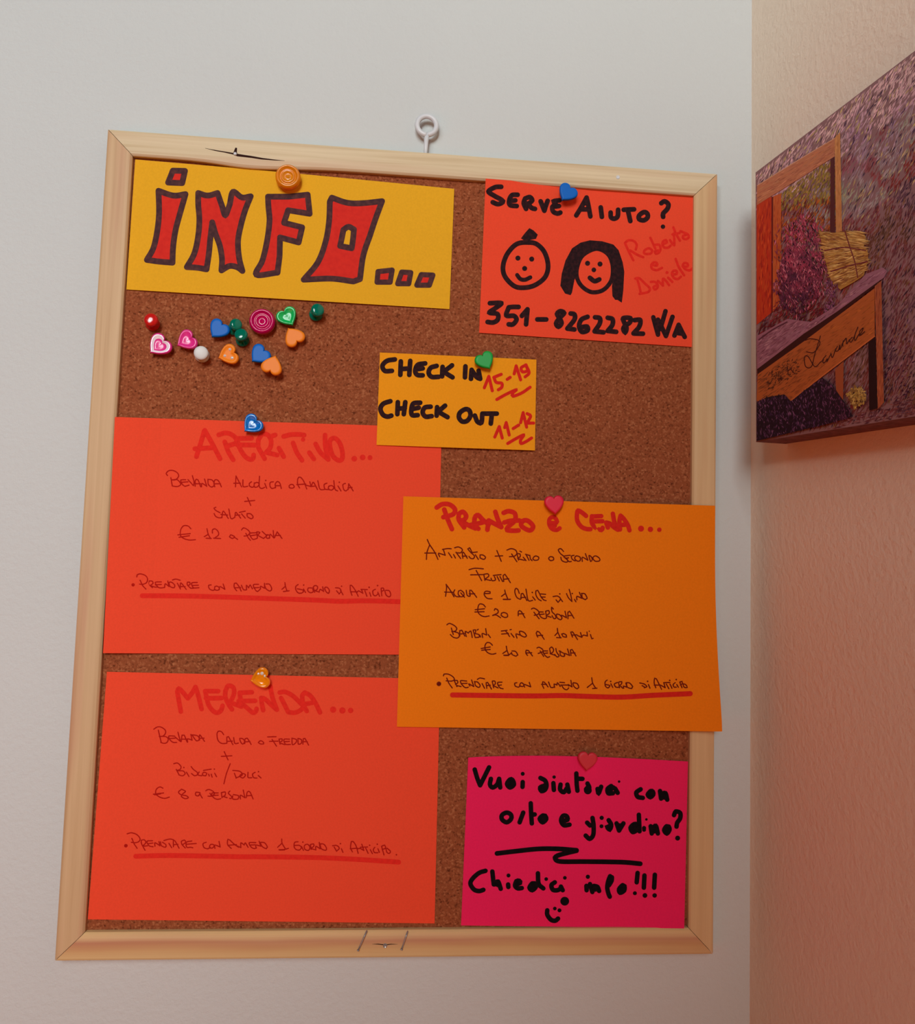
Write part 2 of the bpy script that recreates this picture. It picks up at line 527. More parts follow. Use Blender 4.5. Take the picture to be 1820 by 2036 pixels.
# ------------------------------------------------------------------ notices
class Paper:
    def __init__(s, label, corners, depth, mat, bend=None, nu=28, nv=24, part='sheet'):
        s.c, s.depth, s.bend = corners, depth, bend or (lambda u, v: (0, 0))
        s.k = 0
        TL, TR, BR, BL = corners
        mid = ((TL[0] + BR[0]) / 2, (TL[1] + BR[1]) / 2)
        loc = at(*mid, depth(.5, .5))
        s.root = thing('notice', label, 'notice', loc, 'notices pinned to the cork board')
        V = []
        for back in (0, 1):
            for j in range(nv + 1):
                for i in range(nu + 1):
                    u, v = i / nu, j / nv
                    p = at(*s.px(u, v), depth(u, v))
                    V.append(p + Vector((0, 0.00022 * back, 0)))
        n1 = (nu + 1) * (nv + 1)
        F = grid_faces(nu, nv, 0, True) + grid_faces(nu, nv, n1)
        ring = [i for i in range(nu + 1)] + [j * (nu + 1) + nu for j in range(1, nv + 1)] + [nv * (nu + 1) + i for i in range(nu - 1, -1, -1)] + [j * (nu + 1) for j in range(nv - 1, 0, -1)]
        for a, b in zip(ring, ring[1:] + ring[:1]):
            F.append((a, b, b + n1, a + n1))
        link(part, V, F, mat, s.root)

    def px(s, u, v):
        TL, TR, BR, BL = s.c
        dx, dy = s.bend(u, v)
        return ((TL[0] * (1 - u) + TR[0] * u) * (1 - v) + (BL[0] * (1 - u) + BR[0] * u) * v + dx,
                (TL[1] * (1 - u) + TR[1] * u) * (1 - v) + (BL[1] * (1 - u) + BR[1] * u) * v + dy)

    def uv(s, x, y):
        u = v = 0.5
        for _ in range(6):
            a = s.px(u, v)
            b, c2 = s.px(u + .01, v), s.px(u, v + .01)
            j = [(b[0] - a[0]) * 100, (c2[0] - a[0]) * 100, (b[1] - a[1]) * 100, (c2[1] - a[1]) * 100]
            det = j[0] * j[3] - j[1] * j[2]
            ex, ey = x - a[0], y - a[1]
            u += (ex * j[3] - ey * j[1]) / det
            v += (ey * j[0] - ex * j[2]) / det
        return u, v

    def on(s, x, y, h):
        u, v = s.uv(x, y)
        u, v = min(1, max(0, u)), min(1, max(0, v))
        return at(x, y, s.depth(u, v) - h)

    def lines(s, part, mat, cuts, groups, label=None):
        """the same, but every line of writing becomes a part of its own"""
        rows = [[] for _ in range(len(cuts) + 1)]
        for (ox, oy, sc, w, strokes, dots) in groups:
            sub = [([], []) for _ in rows]
            row = lambda ys: sum(oy + sc * sum(ys) / len(ys) > c for c in cuts)
            for part_s in strokes.split(';'):
                if part_s.strip():
                    sub[row([float(q.split(',')[1]) for q in part_s.split()])][0].append(part_s)
            for d in dots:
                sub[row([d[1]])][1].append(d)
            for k, (a, b) in enumerate(sub):
                if a or b:
                    rows[k].append((ox, oy, sc, w, ';'.join(a), b))
        for r in rows:
            s.marks(part, mat, r, label=label)

    def marks(s, part, mat, groups, polys=(), label=None):
        """handwriting: each group = (origin x, origin y, scale, pen width in px, strokes, dots)"""
        V, F = [], []
        def add(px, tris, hts, base):
            k = len(V)
            V.extend(s.on(a, b, base + h) for (a, b), h in zip(px, hts))
            F.extend(tuple(i + k for i in t) for t in tris)
        def fan(cx, cy, r, base, n=14, sx=1.0):
            px = [(cx, cy)] + [(cx + r * sx * math.cos(2 * math.pi * i / n), cy + r * math.sin(2 * math.pi * i / n)) for i in range(n)]
            add(px, [(0, (i + 1) % n + 1, i + 1) for i in range(n)], [0.00003] + [0.0] * n, base)
        for outer, holes in polys:
            s.k += 1
            loops = [[Vector((a, b, 0)) for a, b in outer]] + [[Vector((a, b, 0)) for a, b in h] for h in holes]
            flat = [(v.x, v.y) for l in loops for v in l]
            tr = []
            for t in tessellate_polygon(loops):
                (x0, y0), (x1, y1), (x2, y2) = (flat[i] for i in t)
                tr.append(tuple(t) if (x1 - x0) * (y2 - y0) - (x2 - x0) * (y1 - y0) < 0 else tuple(t)[::-1])
            add(flat, tr, [0.0] * len(flat), 0.00005)
        for (ox, oy, sc, w, strokes, dots) in groups:
            for raw in parse(strokes):
                s.k += 1
                base = 0.00007 + (s.k % 9) * 0.000006
                P = [(ox + a * sc, oy + b * sc) for a, b in raw]
                P = catmull(P)
                Q = [P[0]]
                for p in P[1:]:
                    if math.hypot(p[0] - Q[-1][0], p[1] - Q[-1][1]) > 0.25:
                        Q.append(p)
                P = Q
                r = w / 2
                if len(P) < 2:
                    fan(P[0][0], P[0][1], r, base)
                    continue
                L, Rr, n = [], [], len(P)
                for i in range(n):
                    d0 = None if i == 0 else Vector((P[i][0] - P[i - 1][0], P[i][1] - P[i - 1][1])).normalized()
                    d1 = None if i == n - 1 else Vector((P[i + 1][0] - P[i][0], P[i + 1][1] - P[i][1])).normalized()
                    d = (d0 or d1) + (d1 or d0)
                    if d.length < 1e-3:
                        d = d0 or d1
                    d.normalize()
                    cs = max(0.75, d.dot(d0 or d1))
                    nx, ny = -d.y * r / cs, d.x * r / cs
                    L.append((P[i][0] + nx, P[i][1] + ny))
                    Rr.append((P[i][0] - nx, P[i][1] - ny))
                    if d0 and d1 and d0.dot(d1) < 0.75:
                        fan(P[i][0], P[i][1], r, base + 0.000012)
                px, hts, tr = [], [], []
                crown = min(0.00004, 0.00003 * w / 8)
                for i in range(n):
                    px += [L[i], P[i], Rr[i]]
                    hts += [0.0, crown, 0.0]
                for i in range(n - 1):
                    a = 3 * i
                    tr += [(a + 3, a + 4, a + 1, a), (a + 4, a + 5, a + 2, a + 1)]
                add(px, tr, hts, base)
                for e, q in ((0, 1), (n - 1, n - 2)):
                    dx, dy = P[e][0] - P[q][0], P[e][1] - P[q][1]
                    an = math.atan2(dy, dx)
                    cap = [P[e]] + [(P[e][0] + r * math.cos(an + math.pi * (k / 8 - .5)), P[e][1] + r * math.sin(an + math.pi * (k / 8 - .5))) for k in range(9)]
                    add(cap, [(0, k + 2, k + 1) for k in range(8)], [crown] + [0.0] * 9, base)
            for (a, b, rr) in dots:
                s.k += 1
                fan(ox + a * sc, oy + b * sc, rr * sc, 0.00008 + (s.k % 7) * 0.000006, 18)
        o = link(part, V, F, mat, s.root)
        if label:
            o['label'] = label
        return o

def paper_mat(name, col):
    return plain(name, col, 0.9, 0.03, var=0.035, scale=900)
M_YEL = paper_mat('yellow_card', (0.79, 0.395, 0.022))
M_RED = paper_mat('coral_card', (0.86, 0.076, 0.033))
M_ORA = paper_mat('orange_card', (0.87, 0.205, 0.008))
M_ORA2 = paper_mat('light_orange_card', (0.87, 0.32, 0.013))
M_PNK = paper_mat('fuchsia_card', (0.86, 0.019, 0.115))
I_BLK = ink_mat('black_marker', (0.018, 0.008, 0.010), (0.045, 0.012, 0.014))
I_BLK2 = ink_mat('black_marker_dense', (0.004, 0.003, 0.004), (0.010, 0.004, 0.006))
I_PUR = ink_mat('brown_black_marker', (0.060, 0.025, 0.030), (0.105, 0.040, 0.038), 350)
I_FILL = ink_mat('red_felt_fill', (0.68, 0.030, 0.020), (0.62, 0.024, 0.018), 300)
I_RED = ink_mat('red_marker', (0.80, 0.026, 0.016), (0.72, 0.022, 0.014))
I_RED2 = ink_mat('red_marker_on_orange', (0.68, 0.020, 0.012), (0.61, 0.017, 0.010))
I_PEN = ink_mat('red_brown_pen', (0.40, 0.007, 0.004), (0.48, 0.010, 0.005), 900)
I_PEN2 = ink_mat('brown_pen', (0.13, 0.007, 0.003), (0.20, 0.011, 0.003), 900)

Y0 = CORK_Y - 0.0010
sq = lambda t: max(0.0, t)
smooth = lambda t: 0.0 if t <= 0 else 1.0 if t >= 1 else t * t * (3 - 2 * t)

# --- INFO...
A = (180, 220, .21978)
pi_ = Paper('yellow notice with big outlined letters INFO filled in red', [(269, 317), (903.5, 375.5), (894, 614.5), (251.4, 575.5)],
            lambda u, v: Y0 - 0.0006 * math.sin(math.pi * u), M_YEL, lambda u, v: (0, -1.5 * math.sin(math.pi * u) * (1 - v)))
sA = lambda pts: [(180 + .21978 * a, 220 + .21978 * b) for a, b in pts]
i_dot = sA([(745, 543), (855, 545), (830, 655), (702, 650)])
i_body = sA([(615, 725), (750, 768), (860, 755), (810, 930), (770, 1080), (748, 1230), (742, 1375), (620, 1365), (510, 1350), (570, 1240), (605, 1080), (620, 920)])
n_body = sA([(975, 745), (1060, 768), (1150, 745), (1190, 860), (1220, 945), (1260, 850), (1290, 735), (1370, 785), (1450, 775), (1400, 900), (1360, 1040), (1335, 1180),
             (1345, 1330), (1375, 1450), (1330, 1418), (1260, 1405), (1185, 1445), (1190, 1340), (1170, 1220), (1130, 1110), (1102, 1010), (1085, 1150), (1070, 1300), (1050, 1435), (960, 1420),
             (872, 1415), (940, 1290), (975, 1130), (985, 980), (975, 850)])
f_body = [(533, 391), (575, 391), (612, 387), (616, 425), (573, 418), (565, 443), (601, 452), (594, 482), (557, 472), (556, 510), (552, 542), (510, 546), (522, 518), (531, 480), (536, 440), (534, 412)]
o_body = [(660, 393), (690, 403), (720, 404), (760, 400), (747, 435), (736, 468), (722.6, 508), (716, 555), (703, 559.6), (659, 554), (604, 556), (632.5, 521), (648, 479), (654.5, 440), (656, 401)]
o_hole = [(683, 457), (693, 451), (704, 456), (702, 477), (699.5, 493.6), (676.5, 489), (680, 473)]
d1 = [(752, 540), (780, 537), (776, 561), (750, 561)]
d2 = [(799, 541), (817, 542), (813, 564), (791, 564)]
d3 = [(838, 546), (861, 547), (854, 567), (829, 567)]
pi_.marks('letter_fill', I_FILL, [], [(i_dot, []), (i_body, []), (n_body, []), (f_body, []), (o_body, [o_hole]), (d1, []), (d2, []), (d3, [])], 'red felt pen filling of the letters')
def path(pts, corners):
    """outline drawn in separate strokes between its corner points"""
    out, cur = [], [pts[0]]
    P = pts + [pts[0]]
    for i in range(1, len(P)):
        cur.append(P[i])
        if i in corners or i == len(P) - 1:
            out.append(' '.join('%.1f,%.1f' % q for q in cur))
            cur = [P[i]]
    return ' ; '.join(out)
allc = lambda p: range(len(p))
strk = ' ; '.join([path(i_dot, allc(i_dot)), path(i_body, (2, 6, 8)), path(n_body, (2, 5, 8, 13, 16, 20, 23, 25)), path(f_body, allc(f_body)[:-5]), path(o_body, (3, 7, 8, 10, 14)), path(o_hole, (2, 4, 5))])
pi_.marks('letter_outline', I_PUR, [(0, 0, 1, 11.6, strk, []), (0, 0, 1, 10.4, ' ; '.join(path(d, allc(d)) for d in (d1, d2, d3)), [])], label='dark brown marker outline of the letters')

# --- SERVE AIUTO?
ps = Paper('coral notice with two smiling faces drawn in black and a phone number', [(966, 355), (1384, 387.5), (1377, 690), (953, 661.6)],
           lambda u, v: Y0 - 0.0040 * sq(1 - u / .5) * sq(1 - v / .5), M_RED)
Cc, Dd = (940, 320, .18668), (1180, 320, .18668)
ps.lines('text_line', I_BLK, (520,), [
    (*Cc, 9.6, '305,275 240,280 170,325 230,370 310,415 320,440 270,460 215,440; 480,360 420,365 390,420 400,470 470,480; 405,425 455,420;'
               '560,400 545,450 570,510; 560,400 610,385 635,420 590,455 560,450; 590,460 630,500 665,510; 725,430 745,480 765,530; 765,530 780,480 800,425;'
               '925,420 865,430 885,460 850,490 860,540 905,560 935,550; 885,485 920,480;'
               '1105,580 1160,490 1215,390; 1215,390 1235,480 1255,590; 1150,515 1240,515; 1200,450 1215,430', []),
    (*Dd, 9.6, '80,495 92,595; 185,550 190,600 225,615 260,590 265,520; 325,520 380,517 435,515; 370,530 395,640;'
               '540,545 490,580 490,620 540,632 580,600 575,560 540,545; 725,450 760,430 800,460 790,510 745,560 745,595', [(743, 700, 24)]),
    (*Cc, 9.6, '185,1515 305,1515 240,1570 180,1615 265,1630 268,1690 220,1720 160,1715; 490,1555 430,1555 385,1560; 385,1560 360,1645 440,1650 468,1690 430,1740 385,1740;'
               '525,1650 585,1580; 585,1580 570,1740; 690,1688 785,1688; 935,1600 900,1630 930,1680 948,1730 915,1765 890,1730 930,1670 975,1620 935,1600;'
               '1045,1625 1085,1635 1085,1690 1010,1785; 1010,1785 1085,1795; 1225,1660 1160,1690 1135,1760 1165,1820 1225,1805 1220,1765 1165,1770;'
               '1305,1665 1355,1675 1355,1730 1300,1815; 1300,1815 1395,1825; 1440,1670 1490,1685 1490,1745 1440,1810; 1440,1810 1530,1820', []),
    (*Dd, 9.6, '320,1675 395,1675 390,1720 340,1755 320,1790 340,1825 355,1780 330,1720 320,1675; 440,1695 500,1695 490,1765 430,1835; 430,1838 530,1840', []),
    (*Dd, 9.2, '640,1665 665,1760 690,1850; 690,1850 690,1690; 690,1690 730,1770 775,1865; 715,1790 770,1600; 775,1865 845,1660; 865,1860 910,1745; 910,1745 975,1875; 880,1830 950,1840; 905,1790 920,1830', []),
])
sC = lambda pts: [(940 + .18668 * a, 320 + .18668 * b) for a, b in pts]
ps.marks('drawing', I_BLK, [
    (*Cc, 9.6, '600,868 470,885 370,990 325,1120 345,1230 440,1330 540,1350 660,1325 770,1240 805,1120 770,980 690,890 600,868', [(483, 1035, 27), (630, 1045, 27), (555, 1145, 27)]),
    (*Cc, 8.2, '475,1215 510,1258 560,1265 615,1240', []),
    (*Cc, 8.5, '1320,935 1180,1000 1120,1110 1110,1230 1160,1330 1260,1395 1370,1385 1450,1320 1490,1230 1490,1100 1440,990 1320,935', [(1225, 1090, 27), (1358, 1098, 27), (1292, 1160, 25)]),
    (*Cc, 9.5, '1250,1245 1300,1280 1350,1262', []),
], [(sC([(515, 825), (560, 765), (605, 715), (650, 740), (695, 785), (675, 830), (560, 852)]), []),
    (sC([(985, 1412), (935, 1330), (950, 1200), (990, 1060), (1060, 930), (1150, 870), (1250, 845), (1380, 855), (1500, 890), (1556, 950), (1600, 1080), (1617, 1180), (1606, 1380), (1590, 1510),
         (1545, 1480), (1520, 1480), (1490, 1440), (1485, 1340), (1500, 1200), (1475, 1080), (1420, 980), (1340, 930), (1270, 935), (1190, 1000), (1130, 1100), (1110, 1200), (1085, 1270), (1060, 1400), (1045, 1430)]), [])],
    'two smiling faces in black marker')
ps.marks('red_handwriting', I_RED, [(1230, 440, .093407, 5.0,
    '320,830 220,640 140,460; 140,460 220,405 330,420 390,500 370,600; 250,620 400,710 530,765; 620,580 550,630 560,690 680,690 720,630 670,580 620,580;'
    '680,350 740,480 785,580; 790,500 870,500 900,580 870,660 800,690 780,640 850,620; 940,490 1030,450 1010,400 950,430 940,500 980,560 1060,560 1110,520;'
    '1100,400 1150,480 1190,510; 1190,510 1190,400 1180,260; 1170,130 1230,270 1310,410; 1150,280 1300,250; 1320,210 1400,240 1480,280 1500,340 1440,380 1380,360 1380,310 1440,290;'
    '720,930 820,940 820,890 760,870 700,930 720,1010 820,1040 930,990; 400,1230 450,1400 480,1540; 360,1220 440,1210 560,1320 670,1430 640,1500 540,1530 450,1545;'
    '690,1290 780,1290 840,1360 820,1430 770,1450 750,1400 800,1370; 840,1270 900,1320 950,1370; 950,1370 950,1225 1010,1265 1080,1360; 1060,1200 1150,1290;'
    '1150,1130 1240,1120 1240,1060 1180,1050 1140,1110 1180,1200 1260,1230 1330,1180; 1220,800 1290,980 1400,1150; 1370,960 1470,960 1470,900 1400,890 1370,950 1430,1020 1520,1045 1575,1005',
    [(1035, 1090, 34)])], label='red handwriting beside the faces')

# --- CHECK IN / CHECK OUT
pc = Paper('small orange notice lettered CHECK IN and CHECK OUT in black', [(755.7, 700.8), (1067, 715), (1064, 895.6), (749, 884.7)],
           lambda u, v: Y0 - 0.0012 - 0.0006 * math.sin(math.pi * u) * v, M_ORA2)
Ec = (730, 680, .1978)
pc.lines('text_line', I_BLK, (782,), [(*Ec, 9.6,
    '280,175 200,190 155,240 180,290 250,290; 340,195 335,330; 435,190 425,330; 340,272 430,265; 585,215 510,230 485,290 505,330 560,335; 495,275 560,265;'
    '700,240 640,260 620,310 650,350 720,350; 760,250 755,345; 855,235 770,300; 770,300 860,355; 990,245 985,355; 1045,370 1052,280; 1052,280 1100,350 1138,370; 1138,370 1122,290;'
    '235,595 165,620 135,670 160,730 205,750 245,740; 310,605 305,725; 385,605 370,725; 310,670 380,665; 535,610 465,620 445,690 455,735 510,735; 450,675 520,660;'
    '640,650 580,660 560,710 590,750 650,745; 705,655 700,740; 785,640 715,700; 715,700 810,755; 990,675 935,710 925,760 960,800 1010,790 1040,740 1030,690 990,675;'
    '1085,740 1110,800 1150,810 1160,720; 1170,720 1305,720; 1255,730 1245,820', [])])
pc.lines('red_hours', I_RED2, (815,), [(*Ec, 6.3,
    '1180,460 1225,345; 1225,345 1260,490; 1350,325 1275,355; 1275,355 1300,405 1355,415 1355,455 1320,480; 1410,375 1440,355; 1480,320 1500,240; 1500,240 1545,380;'
    '1600,230 1550,260 1565,300 1615,285 1595,230; 1600,235 1630,310 1590,350; 1305,578 1400,525 1500,480 1465,515 1470,545 1560,510 1640,455;'
    '1285,955 1330,850; 1330,850 1360,965; 1385,860 1400,810; 1400,810 1430,935; 1470,870 1525,835; 1545,810 1570,710; 1570,710 1605,855; 1610,720 1645,745 1610,815; 1610,815 1675,815;'
    '1415,1020 1500,970 1575,935 1545,985 1550,1020 1600,1000 1655,965', [])], label='red hours with a zigzag underline')

# --- APERITIVO...
pa = Paper('coral notice headed APERITIVO in red, upper one at the left frame', [(228.5, 829), (878.5, 850), (869.5, 1302), (205, 1298.7)],
           lambda u, v: Y0 - 0.0002 - 0.0041 * smooth(1.25 * sq(1 - u / .16)) * (1 - .45 * v), M_RED)
b1, b2, b3, b4, b5, b6 = (320, 925, .10989), (520, 925, .10989), (350, 980, .12088), (255, 1130, .10989), (450, 1140, .0989), (620, 1145, .0989)
PW = 2.3
pa.marks('heading', I_RED, [
    (375, 840, .1044, 9.5, '150,650 230,400 300,160; 310,150 460,420 600,690; 120,500 480,480; 690,370 760,560 850,710; 575,235 690,200 800,220 900,300 900,390 760,440; 910,305 1200,300; 930,425 1260,430;'
        '920,310 980,500 1080,650 1180,705 1230,680 1240,620; 1330,330 1330,470 1400,600 1450,690; 1330,330 1400,230 1500,230 1570,330 1560,470 1490,560; 1480,570 1690,620; 1600,255 1650,238; 290,230 330,230', []),
    (560, 840, .1044, 9.5, '-50,490 40,650; 40,265 180,230 340,228 430,240; 220,390 290,570 390,720; 530,575 615,695; 650,410 740,570 890,705; 890,700 850,540 830,400 830,240; 830,400 880,600;'
        '920,360 930,500 980,640 1080,720 1150,700 1160,580 1120,420 1050,320 980,300 920,360', [(410, 325, 42), (1385, 690, 55), (1545, 665, 55), (1685, 670, 48)]),
], label='red marker heading')
pa.lines('text_line', I_PEN, (983, 1008, 1042, 1110), [
    (*b1, PW, '120,185 95,150 140,100 220,95 300,140 320,200 270,260 190,265; 180,225 205,370; 200,265 290,260 345,310 360,350 300,385 205,375; 450,262 360,270 385,340 430,378 510,360; 350,310 490,300;'
        '490,260 590,370; 590,370 600,300 570,190; 620,380 625,270 670,265 720,390; 625,335 720,335; 735,390 745,330 830,380; 830,380 790,250; 850,270 860,350 920,395 970,350 930,270 850,255;'
        '975,390 960,330 980,265 1040,280 1095,390; 960,335 1080,335; 1350,390 1360,195; 1360,195 1460,390; 1320,325 1440,325; 1485,265 1490,385 1570,380; 1640,300 1600,330 1600,370 1650,400 1690,380;'
        '1690,320 1690,390 1740,395 1780,340 1740,310 1690,330; 1785,200 1780,380 1825,420 1880,400', []),
    (*b2, PW, '60,330 95,415; 215,300 160,310 155,380 190,420 245,405; 255,405 250,340 285,295 330,320 360,420; 255,370 345,370; 540,345 500,370 505,405 560,415 595,390 570,350 540,345;'
        '690,410 655,340 660,240 700,215 760,280 820,430; 640,350 800,340; 800,360 900,385; 900,385 875,300; 900,385 940,310 1015,440; 900,385 985,375; 1020,280 1060,430 1140,440;'
        '1185,325 1135,350 1150,430 1220,440; 1220,380 1215,430 1270,450 1310,410 1280,370 1220,380; 1310,280 1330,430 1380,465; 1385,375 1440,465; 1520,330 1475,350 1490,440 1530,465 1560,440;'
        '1570,440 1580,335; 1580,335 1660,465; 1565,410 1640,400', [(78, 275, 14), (1410, 308, 14)]),
    (*b3, PW, '1130,140 1295,125; 1175,75 1230,205; 655,236 626,250 655,288 725,326; 628,340 650,384 700,408 758,408; 755,400 780,300 860,420; 740,355 850,365; 870,265 905,420 970,400; 970,390 985,320 1065,415;'
        '975,365 1050,365; 1045,320 1140,300; 1080,345 1140,415; 1170,350 1175,390 1240,425 1270,395 1230,345 1170,340; 245,590 200,545 130,540 80,600 75,700 130,750 220,775 320,770; 30,690 235,670;'
        '50,730 220,705; 465,720 535,680; 510,590 530,680 565,740; 495,745 580,750; 600,660 600,610 640,590 690,630 700,690 640,740; 620,745 735,750; 960,715 900,690 880,720 930,750 965,725; 960,730 1015,765;'
        '1080,610 1110,575 1170,600 1215,650 1180,700 1120,710; 1150,665 1190,740 1225,780; 1330,655 1215,665 1230,720 1270,765 1330,750; 1225,705 1320,690; 1330,640 1340,740; 1330,640 1380,650 1340,700;'
        '1350,700 1440,750; 1420,635 1480,690; 1440,750 1500,700; 1490,690 1490,740 1530,745 1540,700 1490,690; 1540,745 1550,680 1610,740; 1610,740 1600,620; 1620,740 1665,640; 1665,640 1745,750; 1630,700 1720,700', []),
    (*b4, PW, '155,155 160,120 220,100 310,130 350,190 330,260 260,290 205,285; 215,215 260,310 320,375; 380,230 375,290 440,350; 380,230 430,230 450,270 400,310; 420,320 490,340 530,340; 600,245 490,255 540,340 590,355 660,345;'
        '490,300 600,290; 660,340 670,280 740,330; 740,330 715,230; 740,260 760,330 830,350 840,300 780,250 740,260; 800,210 860,195 940,215; 890,270 945,375; 940,350 955,265 1050,380; 940,330 1030,330;'
        '1070,250 1070,300 1130,360; 1070,250 1110,250 1120,290 1080,310; 1130,360 1180,360; 1250,255 1150,265 1180,350 1280,350; 1160,310 1270,305; 1500,300 1455,310 1470,370 1530,400 1570,380;'
        '1570,330 1565,385 1630,395 1650,350 1600,320 1570,330; 1650,385 1660,330 1750,380; 1750,380 1720,285', [(88, 298, 30)]),
    (*b5, PW, '210,350 160,280 165,200 200,195 260,270 300,355; 165,290 290,285; 305,240 350,330 410,330; 410,330 405,240 450,290; 450,290 480,235 525,310; 650,220 545,230 580,320 625,365 690,310; 550,290 660,285;'
        '690,310 690,260 770,300; 770,300 770,200; 770,230 800,310 880,355 915,310 870,220 800,215; 1120,320 1190,260; 1180,185 1190,260 1220,350; 1150,365 1265,350; 1445,225 1400,260 1400,330 1450,395 1530,390 1550,340 1430,310;'
        '1555,315 1595,385; 1720,295 1650,295 1640,350 1690,390 1750,370 1740,310', [(1558, 235, 15)]),
    (*b6, PW, '25,235 60,195 115,210 110,270 50,300; 35,230 60,330; 70,300 150,325; 150,325 170,270 240,315; 240,315 220,220; 260,240 290,320 340,350 355,290 310,230 260,240; 480,240 560,250 590,310 550,365; 500,300 550,360;'
        '580,295 630,380; 810,390 780,300 775,190 800,190 870,280 935,410; 790,320 910,320; 910,330 940,300 1030,350; 1030,350 1000,270; 990,270 1120,275; 1070,300 1110,410; 1165,335 1190,410;'
        '1280,270 1230,300 1240,380 1290,400 1340,350; 1330,330 1365,410; 1395,250 1410,400; 1395,250 1440,245 1450,290 1400,310; 1470,300 1500,390 1560,420 1590,380 1560,300 1490,290',
        [(600, 208, 15), (1155, 230, 17), (1325, 195, 17)]),
], label='thin dark red handwriting')
pa.marks('underline', I_RED, [(0, 0, 1, 9.8, '283,1184.5 360,1184.8 430,1186.5 520,1189.5 623,1193 676,1195.5 729,1194.5 800,1196.5', [])])

# --- MERENDA...
pm = Paper('coral notice headed MERENDA in red, at the bottom left of the board', [(212.6, 1335.7), (875.5, 1350), (864.5, 1836), (174.5, 1828)],
           lambda u, v: Y0 - 0.0004 * math.sin(math.pi * u), M_RED)
m1, m2, m3, m4, m5 = (335, 1350, .10989), (520, 1350, .10989), (300, 1435, .0989), (460, 1440, .0989), (300, 1485, .12637)
m6, m7, m8 = (240, 1645, .0989), (400, 1655, .10989), (580, 1655, .12088)
pm.marks('heading', I_RED, [
    (*m1, 9.3, '225,590 190,400 160,230; 160,230 190,175 260,240 350,350; 350,350 430,250 490,145; 490,145 540,300 600,545; 670,220 900,220; 680,350 960,345; 665,220 720,450 800,570 880,610 950,570 980,485;'
        '1030,220 1030,330 1090,460 1150,550; 1030,220 1080,125 1170,150 1190,250 1150,360 1110,420; 1160,440 1320,500; 1290,250 1510,240; 1270,400 1570,395; 1290,250 1320,420 1430,530 1530,610 1585,580 1595,540;'
        '1680,345 1690,440 1715,565', []),
    (*m2, 9.3, '-5,345 60,360 170,460 275,555; 280,555 220,400 180,250 165,140; 355,345 420,470 485,600; 330,245 430,235 560,300 690,420 755,500 700,570 600,610 490,600; 745,400 740,300 785,245; 785,245 880,300 970,420 1060,605;'
        '760,460 920,430; 740,450 820,580', [(1298, 555, 58), (1465, 570, 58), (1615, 570, 50)]),
], label='red marker heading')
